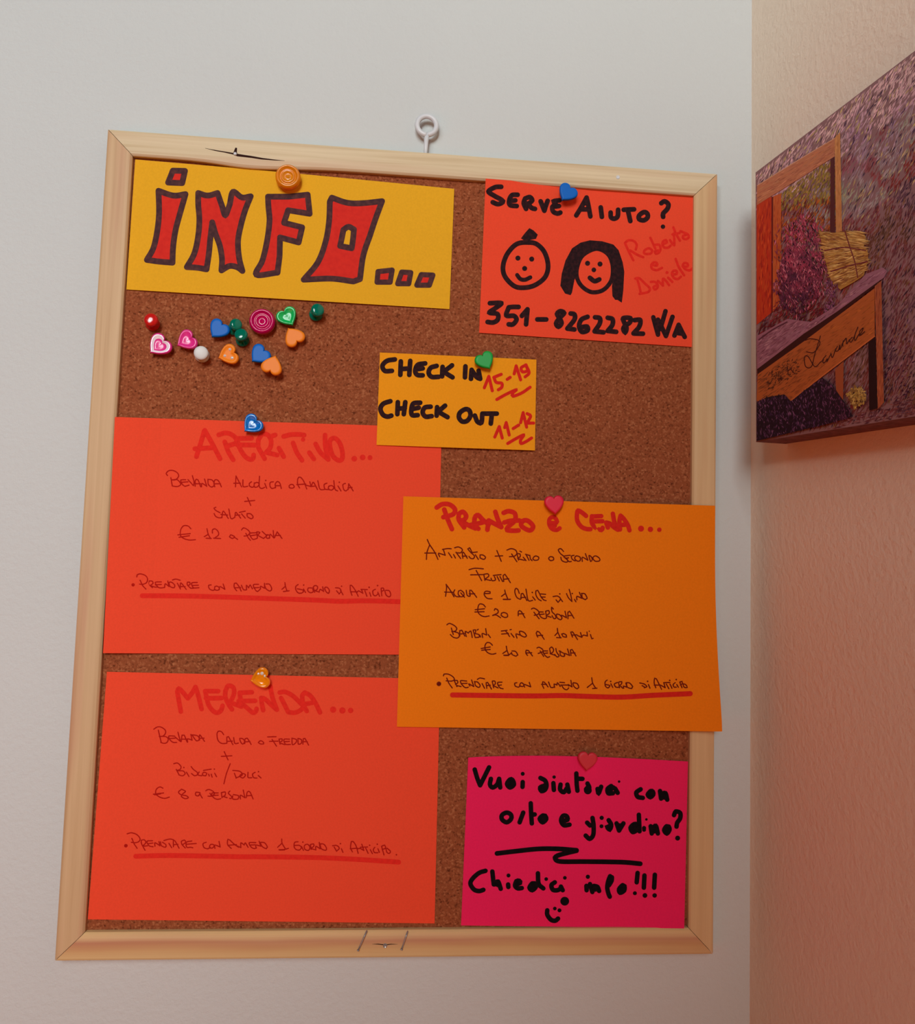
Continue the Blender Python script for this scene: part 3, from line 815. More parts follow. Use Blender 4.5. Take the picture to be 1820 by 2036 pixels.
pm.lines('text_line', I_PEN, (1491, 1516, 1562, 1620), [
    (*m3, PW, '60,150 130,105 210,110 290,170 290,240 240,290 170,295; 150,170 210,420; 180,295 300,300 350,350 320,420 260,435 200,415; 480,290 360,290 390,370 450,415 520,415; 350,340 490,330; 490,310 600,400;'
        '600,400 570,310 545,210; 610,400 630,270 670,270 730,410; 630,350 730,350; 740,410 740,345 830,370; 830,370 805,255; 830,270 920,385 980,340 930,280 830,265; 980,370 985,265 1080,395; 970,335 1070,330;'
        '1465,260 1420,200 1360,190 1330,250 1350,370 1420,435 1520,435; 1530,430 1530,310 1560,300 1650,460; 1530,395 1640,390; 1665,320 1690,435 1760,430', []),
    (*m4, PW, '170,300 190,360 230,400 270,350 230,290 170,285; 270,390 280,290 320,280 400,405; 280,355 375,345; 590,330 545,370 580,395 650,395 650,365 590,330; 730,255 900,250; 770,345 940,340; 820,305 910,440;'
        '960,300 980,400; 960,300 1020,295 1020,340 970,360; 980,380 1080,410; 1170,300 1060,305 1090,400 1190,405; 1080,350 1170,345; 1220,290 1230,410 1300,370 1310,310 1220,280; 1340,290 1350,400 1410,380 1410,310 1340,285;'
        '1440,400 1450,290 1480,285 1555,420; 1440,350 1530,350', []),
    (*m5, PW, '1110,150 1275,140; 1155,75 1215,205; 360,265 420,255 475,310 460,355 410,370; 400,355 440,430; 430,375 510,380 540,420 500,455 440,440; 560,400 600,465; 635,310 670,355 730,400 740,430 690,455 640,420;'
        '760,395 740,440 800,455; 830,400 810,440 860,455 880,415 830,400; 830,370 950,350; 910,430 920,460; 950,430 965,475; 1005,415 1035,470; 1250,265 1190,420 1150,580; 1290,370 1400,385 1440,440 1340,490; 1315,415 1345,490;'
        '1440,420 1400,460 1450,490 1490,440 1440,420; 1530,400 1530,480 1590,485; 1640,400 1600,430 1620,485 1670,490; 1690,450 1735,490; 190,650 140,630 85,670 80,740 140,790 220,810 290,790; 40,745 120,735 200,725; 60,755 150,740;'
        '480,670 435,710 470,750 560,770 590,800 540,815 480,780 500,740 545,700 480,665; 770,720 710,715 705,760 750,770 775,725; 770,740 810,805; 865,690 910,670 980,700 1000,740 950,775 900,775; 930,730 965,780;'
        '1060,725 960,730 990,800 1050,825 1100,815; 970,765 1060,760; 1110,720 1120,800; 1110,720 1170,710 1170,760 1120,790; 1140,780 1200,800; 1245,695 1220,730 1280,790 1260,815 1240,810; 1290,770 1290,820 1370,820 1380,770 1300,750;'
        '1410,820 1410,760 1480,800; 1480,800 1455,680; 1500,800 1520,710 1560,710 1610,820; 1510,770 1590,765', [(520, 325, 12), (1000, 350, 12), (1695, 390, 12)]),
    (*m6, PW, '130,130 220,110 330,150 390,230 360,290 280,310 215,300; 225,220 270,330 330,420; 415,260 420,330 490,460; 415,260 470,250 510,300 450,370; 460,380 540,370; 640,270 530,280 570,370 650,390; 540,330 650,315;'
        '690,380 690,310 790,370; 790,370 770,285; 800,290 820,370 900,400 910,350 840,300; 870,265 990,235 1060,250; 970,320 1025,410; 1060,390 1060,260 1090,270 1175,420; 1070,350 1150,340; 1220,280 1230,340 1300,415;'
        '1220,280 1280,255 1310,300 1260,340; 1430,275 1320,300 1330,400 1400,400 1450,410; 1330,340 1520,325; 1720,300 1655,330 1680,410 1760,430 1800,400', [(105, 370, 36)]),
    (*m7, PW, '170,220 150,270 200,285 240,240 200,215 170,220; 250,290 250,230 345,265; 345,265 325,165; 545,290 480,220 485,125 520,140 600,215 680,270; 485,235 640,220; 640,240 720,275; 720,275 720,190 780,230; 780,230 800,190 850,270;'
        '990,185 870,190 910,270 970,295 1000,280; 880,230 980,225; 1000,285 990,230 1080,250; 1080,250 1050,160; 1070,190 1110,260 1180,295 1200,265 1150,190 1080,180; 1385,270 1465,195; 1460,120 1465,195 1520,290; 1410,315 1500,310 1580,290; 1420,320 1510,318', []),
    (*m8, PW, '105,155 50,165 40,230 70,280 130,290 160,250 130,215 50,215; 165,235 195,295; 260,195 210,220 220,280 280,295 300,240 260,195; 310,200 320,280; 310,200 360,190 365,230 320,260; 330,270 390,285; 400,290 400,230 470,270; 470,270 455,165;'
        '470,200 490,270 560,295 575,260 530,195 470,190; 675,220 740,215 785,260 740,310; 700,240 740,310; 820,270 845,330; 1000,320 970,250 985,150 1010,150 1060,220 1095,345; 965,270 1080,260; 1090,270 1130,265 1190,300;'
        '1155,195 1190,300; 1130,245 1250,240; 1220,260 1260,345; 1295,285 1330,350; 1370,245 1345,280 1360,330 1420,335; 1420,270 1445,330; 1480,230 1520,370; 1480,230 1530,210 1545,260 1490,280; 1550,260 1570,330 1610,345 1625,310 1570,260',
        [(185, 160, 13), (803, 185, 13), (1285, 212, 13), (1410, 195, 13), (1725, 368, 13)]),
], label='thin dark red handwriting')
pm.marks('underline', I_RED, [(0, 0, 1, 9.8, '270,1702.5 331,1701 405,1702 480,1703.5 520,1703.5 624,1705 708,1708.6 793,1714.2', [])])

# --- PRANZO e CENA...
def depth_pr(u, v):
    return Y0 - 0.0014 - 0.0036 * min(1, sq((u - .62) / .26)) - 0.0075 * sq((u - .80) / .20) ** 1.6 * sq((v - .30) / .70) ** 1.3
pp = Paper('large orange notice headed PRANZO e CENA lapping over the right frame', [(802.4, 986.8), (1422.5, 1005.4), (1436.5, 1454.5), (789.5, 1445)],
           depth_pr, M_ORA, lambda u, v: (-5.0 * u ** 3 * math.sin(math.pi * min(1, v * 1.05)), 0))
p3, p4, p5, p6 = (835, 1065, .10989), (1010, 1075, .10989), (870, 1150, .0989), (1020, 1160, .0989)
p7, p8, p9, p10, p11 = (880, 1230, .0989), (1030, 1235, .0989), (860, 1330, .10989), (1050, 1335, .0934), (1200, 1335, .1044)
pp.marks('heading', I_RED2, [
    (860, 990, .13187, 9.5, '65,145 150,95 260,100 340,170 320,240 250,270 165,290; 180,175 230,320 295,470; 400,240 400,330 480,445; 400,240 460,210 510,270 480,330 420,340; 470,370 560,420 650,460; 630,450 640,300 690,260 760,330 850,400;'
        '570,410 760,370; 640,420 695,465; 830,480 850,340; 850,340 940,390 1040,440; 1040,440 990,330 950,210; 1075,225 1150,200 1240,230 1255,310 1220,370 1140,440 1130,485 1230,495 1300,490; 1085,370 1180,345 1310,340;'
        '1340,350 1350,430 1470,490 1520,430 1450,350 1380,340 1340,380', []),
    (1060, 970, .05495, 8.4, '620,1270 850,1260 860,1170 780,1070 680,1060 590,1160 600,1350 700,1490 860,1525 970,1460; 660,1310 800,1370', []),
    (1130, 1000, .10989, 9.0, '325,235 260,180 180,140 160,220 170,330 240,430 330,470 405,475; 600,238 440,245; 450,335 620,330; 430,240 430,360 500,450 600,490 625,450; 690,355 720,445; 690,355 760,375 830,440 900,485; 900,485 840,350 810,195;'
        '940,480 930,330 950,230; 950,230 1010,290 1080,400 1112,495; 940,400 1050,390', [(1320, 465, 55), (1490, 478, 50), (1652, 485, 42)]),
], label='red marker heading')
PW2 = 2.4
pp.lines('text_line', I_PEN2, (1128, 1167, 1203, 1240, 1277, 1325), [
    (*p3, PW2, '120,430 130,300 180,165; 135,70 180,165 270,300 330,430; 90,315 290,315; 360,380 340,320 460,355; 460,355 425,245; 410,250 500,235 570,238; 520,310 580,400; 610,340 645,405; 630,220 700,205 770,250 740,310 665,310;'
        '655,300 740,415; 780,410 770,310 790,300 860,410; 770,370 850,370; 940,290 900,220 870,240 930,310 990,370 970,415 920,410 890,375; 950,305 1040,295; 1005,345 1060,430; 1090,360 1090,400 1160,430 1190,390 1140,350 1090,350;'
        '1365,370 1500,365; 1395,270 1475,465; 890,615 1000,590 1150,600; 920,710 1150,705; 1020,630 1120,815; 1160,710 1180,810; 1160,700 1230,690 1250,730 1190,780; 1190,790 1280,810; 1290,770 1310,815 1370,800 1350,740;'
        '1330,720 1470,705; 1400,740 1440,820; 1450,740 1500,830; 1520,830 1510,720 1540,700 1640,850; 1520,790 1610,780', []),
    (*p4, PW2, '-15,170 60,145 140,170 165,230 120,280 30,290; 70,240 165,380; 170,250 195,350; 165,235 220,240 225,290 180,320; 195,330 300,355; 280,300 330,360; 220,190 250,205; 330,250 385,355; 320,245 400,270; 400,265 410,330 440,360;'
        '480,285 455,330 490,355 550,345 560,300 510,275 480,285; 770,290 740,320 770,360 830,345 820,300 770,290; 1010,195 960,145 915,165 950,230 1020,285; 960,300 980,360 1050,390 1090,370 1060,320 1020,300; 1130,265 1030,275;'
        '1040,320 1100,310; 1060,330 1110,380 1150,375; 1200,265 1150,280 1170,340 1220,365; 1240,275 1210,320 1260,370 1310,360 1310,300 1240,275; 1350,375 1350,300 1450,355; 1450,355 1405,235; 1470,270 1500,375 1530,340 1510,290 1470,270;'
        '1540,310 1590,275 1660,320 1660,365 1580,370 1540,310', []),
    (*p5, PW2, '165,360 185,190 175,120; 175,120 260,240 335,370; 145,275 310,280; 350,230 325,290 370,360 440,370; 430,250 420,320 470,370 530,350 530,290 470,240 430,250; 470,290 545,380; 580,240 600,340 650,360 660,300;'
        '660,350 650,240 680,240 790,380; 640,310 750,310; 940,305 1060,300 1060,270 970,260 940,320 1000,400 1100,410; 1290,360 1370,300; 1355,235 1370,300 1410,400; 1325,420 1470,420; 1330,424 1460,424;'
        '965,575 920,525 850,515 820,570 815,670 870,740 950,770 1040,755; 760,630 950,610; 755,675 940,670; 1145,640 1160,610 1210,630 1220,690 1110,745; 1110,745 1180,735 1270,790; 1290,700 1280,740 1350,785 1410,770 1400,710 1330,685 1290,700;'
        '1625,750 1630,660 1680,660 1760,790; 1630,715 1740,710', []),
    (*p6, PW2, '130,200 100,120 60,100 40,170 80,280 150,320; 165,310 170,210 200,200 285,345; 160,285 260,280; 265,115 310,340 400,340; 400,270 450,335; 540,210 500,140 465,150 465,230 510,310 570,350; 660,220 550,215 570,270 620,330 670,345;'
        '570,275 650,275; 810,265 900,255 960,310 910,380; 870,330 910,380; 960,310 1000,365; 1080,205 1120,290 1190,365; 1190,365 1170,250 1135,120; 1240,320 1270,370; 1290,330 1290,260 1390,300; 1390,300 1340,180;'
        '1390,220 1400,290 1460,325 1495,300 1450,210 1380,200; 375,515 420,495 500,540 530,590 490,630 430,640; 425,580 530,710; 610,575 530,580 560,670 640,710 680,690; 550,625 630,615; 660,560 680,690; 660,560 720,545 735,600 680,640;'
        '700,660 770,680; 815,515 780,480 790,570 850,630 870,690 830,710 790,650; 880,620 890,690 960,730 990,690 940,630 880,620; 990,690 980,640 1080,690; 1080,690 1050,560; 1110,710 1110,580 1140,560 1230,700; 1110,650 1200,640',
        [(392, 182, 16), (945, 210, 16), (1197, 203, 16)]),
    (*p7, PW2, '90,125 140,95 240,140 290,200 260,250 190,260; 180,190 200,260 220,320; 230,260 320,290 340,350 300,390 220,375 160,320; 350,350 350,240 390,235 450,350; 350,310 440,300; 480,360 460,260 520,290; 520,290 570,250 600,380;'
        '620,240 660,380; 620,230 670,230 660,290; 650,300 730,320 740,370 670,380; 700,230 720,215; 750,330 770,370; 810,380 800,300 890,330; 890,330 870,200; 920,320 965,380; 1185,250 1300,235; 1260,240 1320,300; 1190,310 1330,300;'
        '1310,295 1350,360; 1380,300 1440,375; 1360,225 1385,220; 1500,390 1480,310 1560,330; 1560,330 1550,260; 1555,255 1570,330 1650,370 1690,345 1640,275 1555,255; 1005,535 960,490 900,480 860,530 860,620 920,690 1000,715 1075,700;'
        '780,600 960,570; 790,635 960,620; 1215,700 1300,640; 1285,555 1300,640 1330,720; 1235,735 1330,735; 1245,740 1330,742; 1390,680 1400,720 1480,755 1515,730 1470,660 1400,650; 1390,690 1330,735', []),
    (*p8, PW2, '400,320 370,240 390,205 430,220 530,365; 380,290 500,285; 745,290 805,225; 795,145 805,225 850,320; 780,330 870,335; 890,270 910,310 980,320 975,280 920,250 880,260; 1100,320 1065,220 1100,215 1200,370; 1080,280 1190,275;'
        '1200,290 1290,325; 1290,325 1260,230; 1290,310 1320,280 1400,300; 1400,300 1390,220; 1460,270 1490,355 1515,345; 195,690 160,640 170,585 210,590 295,700; 160,640 280,635; 385,540 430,525 500,570 510,610 410,650; 450,600 520,710;'
        '600,600 510,605 540,680 600,730 640,715; 520,650 600,640; 640,560 660,660; 640,550 680,520 720,570 700,630 650,650; 670,660 760,690; 765,550 780,620 830,700 790,720 740,670; 850,610 860,690 930,710 940,660 870,620; 830,600 860,605;'
        '940,700 940,650 1040,690; 1040,690 1000,560; 1070,690 1060,580 1090,570 1170,700; 1060,640 1150,640', [(1437, 203, 14)]),
    (*p9, PW2, '200,125 210,95 290,95 370,140 400,190 350,220 250,215; 260,165 300,260 360,345; 400,220 445,320; 400,210 450,210 460,250 420,280; 440,300 520,320; 620,220 510,215 540,290 600,340 650,330; 520,265 630,260; 680,310 660,270 750,320;'
        '750,320 710,200; 770,240 780,300 840,335 865,300 820,240 760,230; 815,190 860,165 945,180; 900,265 945,350; 985,350 975,250 1000,245 1070,365; 980,300 1050,295; 1085,230 1110,340; 1085,220 1130,220 1140,270 1100,300; 1120,310 1190,345;'
        '1260,240 1180,250 1220,340 1280,360; 1190,300 1250,290; 1530,250 1490,260 1500,310 1560,330 1590,310; 1600,255 1580,300 1630,320 1660,290 1620,250 1600,255; 1670,330 1660,280 1780,325; 1780,325 1755,245', [(118, 270, 42)]),
    (*p10, PW2, '340,360 310,290 320,220 350,230 430,330; 290,275 400,275; 440,225 490,340 550,335; 570,340 560,270 620,290; 620,290 630,240 690,320; 680,230 780,240; 700,290 850,290; 720,300 770,370 830,390 870,350; 870,310 860,280 940,330;'
        '940,330 915,190; 960,250 980,320 1050,370 1085,340 1050,260 970,240; 1265,340 1380,250; 1360,135 1380,250 1440,350; 1380,365 1490,355', []),
    (*p11, PW2, '75,165 35,200 40,280 90,315 125,270 50,250; 145,235 180,305; 270,210 210,240 240,300 300,300; 290,210 310,310; 300,200 350,195 345,240 300,270; 330,280 370,320; 390,320 380,280 450,300; 450,300 430,220; 440,220 460,300 540,325 560,290 500,220 440,215;'
        '695,220 780,240 830,290 780,310; 740,270 790,300; 860,250 890,320; 1000,310 970,220 980,130 1010,140 1110,340; 970,260 1080,260; 1090,260 1180,310; 1180,310 1155,220; 1150,215 1270,210; 1200,240 1250,330; 1270,240 1310,320;'
        '1370,215 1330,250 1350,300 1390,300; 1400,250 1430,300; 1460,210 1500,310; 1460,200 1500,190 1510,230 1470,260; 1520,240 1540,300 1600,305 1570,250 1520,235', [(140, 190, 16), (845, 188, 16), (1265, 170, 16), (1390, 155, 16)]),
], label='thin dark brown handwriting')
pp.marks('underline', I_RED2, [(0, 0, 1, 10.2, '900,1381.8 967,1382.7 1060,1383.7 1120,1383 1179,1385 1238,1386 1298,1382.5 1373,1379.2', [])])

# --- Vuoi aiutarci ...
pv = Paper('fuchsia notice with black lower case writing at the bottom right of the board', [(931.4, 1506.4), (1368.6, 1514), (1361, 1846), (917, 1840)],
           lambda u, v: Y0 - 0.0002 - 0.0030 * sq((v - .85) / .15) * sq((u - .7) / .3), M_PNK, lambda u, v: (0, -6.5 * math.sin(math.pi * u ** .8) * (1 - v)))
Rr_, Ss, Tt, Uu = (900, 1480, .142857), (1140, 1480, .142857), (900, 1660, .142857), (1140, 1660, .142857)
pv.lines('text_line', I_BLK2, (1600, 1673, 1720, 1784), [
    (*Rr_, 9.2, '310,350 345,470 385,570; 385,570 450,440 510,320; 535,480 522,560 560,600 620,560 650,480; 650,480 665,600; 800,490 760,550 800,600 855,560 835,495 800,490; 800,540 815,550; 978,525 975,592;'
        '1225,468 1290,505 1310,570 1290,630 1240,650 1222,600 1290,570; 1405,540 1412,635; 1505,560 1500,630 1550,665 1600,600; 1600,560 1620,660; 1725,405 1730,550 1740,645; 1735,478 1810,480;'
        '755,950 690,985 690,1045 755,1085 815,1040 815,980 755,950; 985,950 935,1085; 1090,820 1095,950 1105,1100; 1110,980 1145,975; 1260,990 1215,1035 1255,1085 1305,1040 1290,995 1260,990; 1255,1035 1265,1040;'
        '1520,1065 1600,1050 1590,1000 1540,995 1512,1060 1550,1125 1630,1118; 1550,1080 1570,1060', [(978, 410, 28), (1415, 455, 24)]),
    (*Ss, 9.2, '200,545 225,600 215,650; 210,590 180,625; 340,620 355,680 390,590; 350,640 360,670; 530,580 480,620 490,680 555,680; 520,630 560,600; 585,615 620,675; 940,625 880,670 900,730 970,745; 1080,650 1040,700 1075,735 1115,700 1110,660 1080,650;'
        '1075,690 1085,700; 1210,650 1225,755; 1230,690 1285,680 1310,770; 1250,720 1270,740; 195,1090 235,1130; 270,1025 285,1130 280,1260 230,1315 175,1270; 495,1055 530,1120 510,1185 475,1150 520,1140; 605,1100 640,1200; 645,1190 700,1100;'
        '625,1130 660,1130; 915,980 925,1210; 850,1110 800,1160 830,1220 885,1190 880,1120 850,1110; 840,1160 870,1160; 1080,1140 1095,1240; 1095,1180 1150,1135 1180,1240; 1120,1180 1130,1210; 1300,1140 1268,1195 1305,1240 1342,1190 1330,1145 1300,1140; 1300,1185 1310,1195;'
        '1405,985 1430,935 1490,955 1490,1030 1450,1090 1440,1145', [(205, 640, 56), (640, 518, 18), (398, 1023, 30), (395, 1140, 28), (1020, 1045, 18), (988, 1165, 30), (988, 1190, 28), (1455, 1305, 35)]),
    (*Tt, 9.6, '620,258 900,225 1200,195 1480,195 1728,215; 1728,220 1600,250 1460,290 1430,330 1500,370 1800,372 2130,375 2400,382 2615,402', []),
    (*Tt, 9.2, '460,500 370,530 280,610 250,680 300,760 370,782 430,765; 555,510 575,690; 585,690 635,650 672,750; 600,680 640,700; 775,690 778,725; 870,695 940,670 930,640 890,645 872,710 910,745 965,740; 890,690 920,680; 1190,535 1200,680 1265,745;'
        '1110,675 1072,735 1110,770 1160,725 1140,675 1110,675; 1110,720 1130,720; 1425,660 1378,700 1400,765 1470,768 1515,735; 1510,720 1535,770; 1320,1050 1320,1110 1370,1180 1430,1195 1470,1165', [(780, 565, 28), (1305, 615, 26), (1565, 598, 26), (1425, 1025, 26), (1490, 1050, 28), (1563, 923, 62)]),
    (*Uu, 9.2, '185,710 188,770; 235,685 268,795; 290,710 340,725 362,780; 270,740 310,760; 515,575 490,640 475,730 490,810 510,860; 540,590 535,640 500,700; 515,610 510,660; 690,700 640,755 655,805 710,775 715,715 690,700; 660,765 690,740;'
        '898,530 885,660; 993,565 985,735; 1138,555 1128,735', [(205, 583, 30), (860, 812, 28), (1000, 843, 34), (1135, 843, 32)]),
])

# ------------------------------------------------------------------ pins
def heart_outline(n=44):
    P = []
    for k in range(n):
        t = 2 * math.pi * k / n
        x = 16 * math.sin(t) ** 3
        z = 13 * math.cos(t) - 5 * math.cos(2 * t) - 2 * math.cos(3 * t) - math.cos(4 * t)
        a = math.atan2(z + 2.5, x)
        P.append((0.72 * x / 16.0 + 0.27 * math.cos(a), 0.72 * (z + 2.5) / 16.0 + 0.27 * math.sin(a)))   # plump, with a blunt tip
    return P

def heart_pin(px, py, ang, w, mat, label, y_base, dish=0.0, rim=None, lift=0.0034, thick=0.0030, gem=None, tilt=(0, 0), squash=1.0):
    """a flat plastic heart on a steel point; ang = picture angle from the heart's tip to its notch"""
    yb = y_base - lift
    cen = at(px, py, yb - thick)
    half = w * 1.16 / 2
    root = thing('heart_pin', label, 'push pin', cen + Vector((0, thick, 0)), 'heart shaped pins')
    a = math.radians(ang)
    up = Vector((math.cos(a), 0, math.sin(a)))
    side = Vector((math.sin(a), 0, -math.cos(a)))
    fwd = Vector((0, -1, 0))
    # lean of the head
    lean = Matrix.Rotation(math.radians(tilt[0]), 3, 'X') @ Matrix.Rotation(math.radians(tilt[1]), 3, 'Z')
    up, side, fwd = lean @ up, lean @ side, lean @ fwd
    H = heart_outline()
    n = len(H)
    base = root.location
    rings = [(0.80, 0.0), (0.93, 0.10), (1.0, 0.30), (1.0, 0.66), (0.95, 0.88), (0.86, 1.0), (0.72, 1.0 - dish * .3), (0.58, 1.0 - dish), (0.30, 1.0 - dish * .95), (0.02, 1.0 - dish * .8)]
    V, F = [], []
    for s, h in rings:
        for x, z in H:
            V.append(base + side * (x * half * s) + up * (z * half * s * squash) + fwd * (h * thick))
    for i in range(len(rings) - 1):
        for k in range(n):
            p, q = i * n + k, i * n + (k + 1) % n
            F.append((p, q, q + n, p + n))
    F.append(tuple(range(n))[::-1])
    F.append(tuple((len(rings) - 1) * n + k for k in range(n)))
    mats, idx = [mat], None
    if rim:
        mats = [mat, rim]
        idx = [1 if 5 * n <= i < 7 * n else 0 for i in range(len(F))]
    link('heart_head', V, F, mats, root, smooth=True, idx=idx)
    V, F = tube([base + Vector((0, .0004, 0)), Vector((base.x, y_base + .0002, base.z)), Vector((base.x, y_base + .0030, base.z))], [0.0011, 0.0008, 0.0002], 10)
    link('needle', V, F, M_PIN, root, smooth=True)
    if gem:
        for gx, gz, gr in gem:
            c0 = base + side * (gx * half) + up * (gz * half) + fwd * (thick * (1 - dish * .9))
            V, F = lathe(c0, fwd, [(gr, 0), (gr * .8, .00035), (gr * .4, .0006), (gr * .05, .00065)], 8)
            g = link('glitter_bead', V, F, M_GEM, root, origin=c0)
            g['label'] = 'clear glittering bead in the heart'
    return root

def plastic(name, col, **k):
    a = dict(rough=0.25, spec=0.35, coat=0.15)
    a.update(k)
    return plain(name, col, **a)
M_GEM = plain('glitter', (0.90, 0.86, 0.86), 0.06, 0.9, coat=1.0, metal=0.35)
M_BLUE = plastic('blue_plastic', srgb(0, 100, 196), rough=.45, coat=.0, spec=.2)
M_BLUEG = plastic('blue_gloss_plastic', srgb(12, 112, 200), rough=.15, var=.25, scale=700)
M_GREEN = plastic('green_plastic', srgb(22, 178, 88))
M_GREEN2 = plastic('mid_green_plastic', srgb(6, 160, 60), rough=.45, coat=0)
M_TEAL = plastic('teal_plastic', srgb(0, 108, 86), rough=.12)
M_MAG = plastic('magenta_plastic', srgb(226, 50, 140))
M_PINKW = plain('pearl_rim', (0.92, 0.78, 0.88), 0.15, 0.6, coat=.6)
M_ROSE = plastic('clear_magenta_plastic', srgb(212, 0, 98), rough=.14, trans=.3, coat=0, spec=.25)
M_ORNG = plastic('orange_plastic', srgb(242, 132, 26), rough=.45, coat=.0, spec=.2)
M_ORNC = plastic('clear_orange_plastic', srgb(255, 158, 14), rough=.12, trans=.4, coat=0, spec=.35)
M_REDP = plastic('red_plastic', srgb(200, 28, 26), rough=.14)
M_REDH = plastic('crimson_plastic', srgb(226, 26, 62), rough=.5, coat=0)
M_FAINT = plastic('rosy_plastic', srgb(208, 44, 58), rough=.5, coat=0)
M_WHITE = plain('white_plastic', (0.70, 0.69, 0.68), 0.45, 0.4)

CF = CORK_Y
MM = 0.0129
heart_pin(314.5, 687, 45, 0.0132, M_MAG, 'pink heart pin with a pearly white rim, below the red push pin', CF, dish=.45, rim=M_PINKW)
heart_pin(369, 677, 33, 0.0118, M_MAG, 'plain magenta heart pin just left of the white push pin', CF, dish=.4)
heart_pin(433, 655, 54, 0.0118, M_BLUE, 'blue heart pin touching the upper green push pin', CF)
heart_pin(452, 705, 22, 0.0118, M_ORNG, 'orange heart pin with three glittering beads, below the green push pins', CF, dish=.3, gem=[(-.42, .38, .0010), (.40, .30, .0011), (0, -.25, .0010)])
heart_pin(572, 630, 124, 0.0118, M_GREEN, 'bright green heart pin right of the round magenta pin', CF, dish=.45)
heart_pin(583, 667, -54, 0.0118, M_ORNG, 'orange heart pin directly below the bright green heart pin', CF)
heart_pin(515, 705.5, 46, 0.0118, M_BLUE, 'blue heart pin lapped by an orange heart pin', CF)
heart_pin(541.5, 724, -106, 0.0118, M_ORNG, 'lowest loose orange heart pin, lapping over the blue one', CF, lift=.0062)
heart_pin(1128.5, 383, 58, 0.0116, M_BLUE, 'blue heart pin holding the notice with the two faces', Y0 - .0015, lift=.0040)
heart_pin(966, 717.5, 121, 0.0112, M_GREEN2, 'green heart pin holding the small CHECK IN notice', Y0 - .0012)
heart_pin(500, 844.5, 45, 0.0116, M_BLUEG, 'glossy blue heart pin holding the APERITIVO notice', Y0, dish=.35)
heart_pin(1103.5, 1004, 97, 0.0112, M_REDH, 'crimson heart pin holding the large orange notice', depth_pr(.48, 0), squash=1.05)
heart_pin(516, 1349.5, 14, 0.0114, M_ORNC, 'clear orange heart pin with beads holding the MERENDA notice', Y0, dish=.35, gem=[(-.40, .30, .0011), (-.12, .52, .0009), (-.45, -.02, .0008)])
heart_pin(1169, 1514.5, 84, 0.0112, M_FAINT, 'rosy heart pin almost lost on the fuchsia notice', Y0 - .0003, lift=.0026)

def push_pin(hx, hy, bx, by, mat, label, y_base, r=0.0037, tall=0.0105):
    r *= 1.14
    b = at(bx, by, y_base)
    t = at(hx, hy, y_base - tall)
    ax = (t - b)
    L = ax.length
    root = thing('push_pin', label, 'push pin', b, 'small round headed push pins')
    P = [(r * .55, .0002), (r * .98, .0006), (r * 1.04, .0016), (r * .96, .0027), (r * .62, .0036), (r * .56, L * .50), (r * .66, L * .60), (r * .94, L * .70), (r * 1.0, L * .84), (r * .92, L * .95), (r * .66, L * .99), (r * .2, L)]
    V, F = lathe(b, ax, P, 28)
    link('grip', V, F, mat, root, smooth=True)
    a = ax.normalized()
    V, F = tube([b + a * .0006, b - a * .0010, b - a * .0035], [.0006, .0006, .0001], 8)
    link('needle', V, F, M_PIN, root, smooth=True)

push_pin(300, 634.5, 304.5, 646, M_REDP, 'red push pin, leftmost of the loose pins on the cork', CF)
push_pin(399.5, 701, 402.5, 707.5, M_WHITE, 'white push pin right of the magenta heart pin', CF, r=.0039)
push_pin(470.5, 643.5, 463.5, 656.5, M_TEAL, 'dark green push pin touching the blue heart, upper of two close together', CF, r=.0034)
push_pin(479, 663, 483, 679, M_TEAL, 'dark green push pin, lower of two close together', CF, r=.0036)
push_pin(632.5, 614.5, 627.5, 627.5, M_TEAL, 'dark green push pin alone under the yellow notice', CF, r=.0037)

def round_pin(cx, cy, mat, label, y_base, r=0.0077, tall=0.0078):
    r *= 1.06
    f = at(cx, cy, y_base - tall)
    b = Vector((f.x, y_base, f.z))
    root = thing('round_pin', label, 'push pin', b, 'large round clear pins')
    P = [(r * .50, .0012), (r * .80, .0016), (r * .97, .0030), (r, .0044), (r * .98, tall - .0016), (r * .90, tall - .0004), (r * .82, tall), (r * .74, tall - .0003),
         (r * .66, tall - .0016), (r * .58, tall - .0020), (r * .52, tall - .0012), (r * .46, tall - .0008), (r * .38, tall - .0014), (r * .26, tall - .0022), (r * .12, tall - .0018), (r * .02, tall - .0012)]
    V, F = lathe(b, (0, -1, 0), P, 44)
    link('disc', V, F, mat, root, smooth=True)
    V, F = tube([b + Vector((0, -.0014, 0)), b + Vector((0, .0002, 0)), b + Vector((0, .003, 0))], [.0016, .0009, .0002], 10)
    link('needle', V, F, M_PIN, root, smooth=True)

round_pin(520.5, 637, M_ROSE, 'round magenta pin with a ringed face among the loose pins', CF)
round_pin(572, 348.5, M_ORNC, 'round clear orange pin holding the yellow INFO notice', Y0 - .0006, r=.0076)

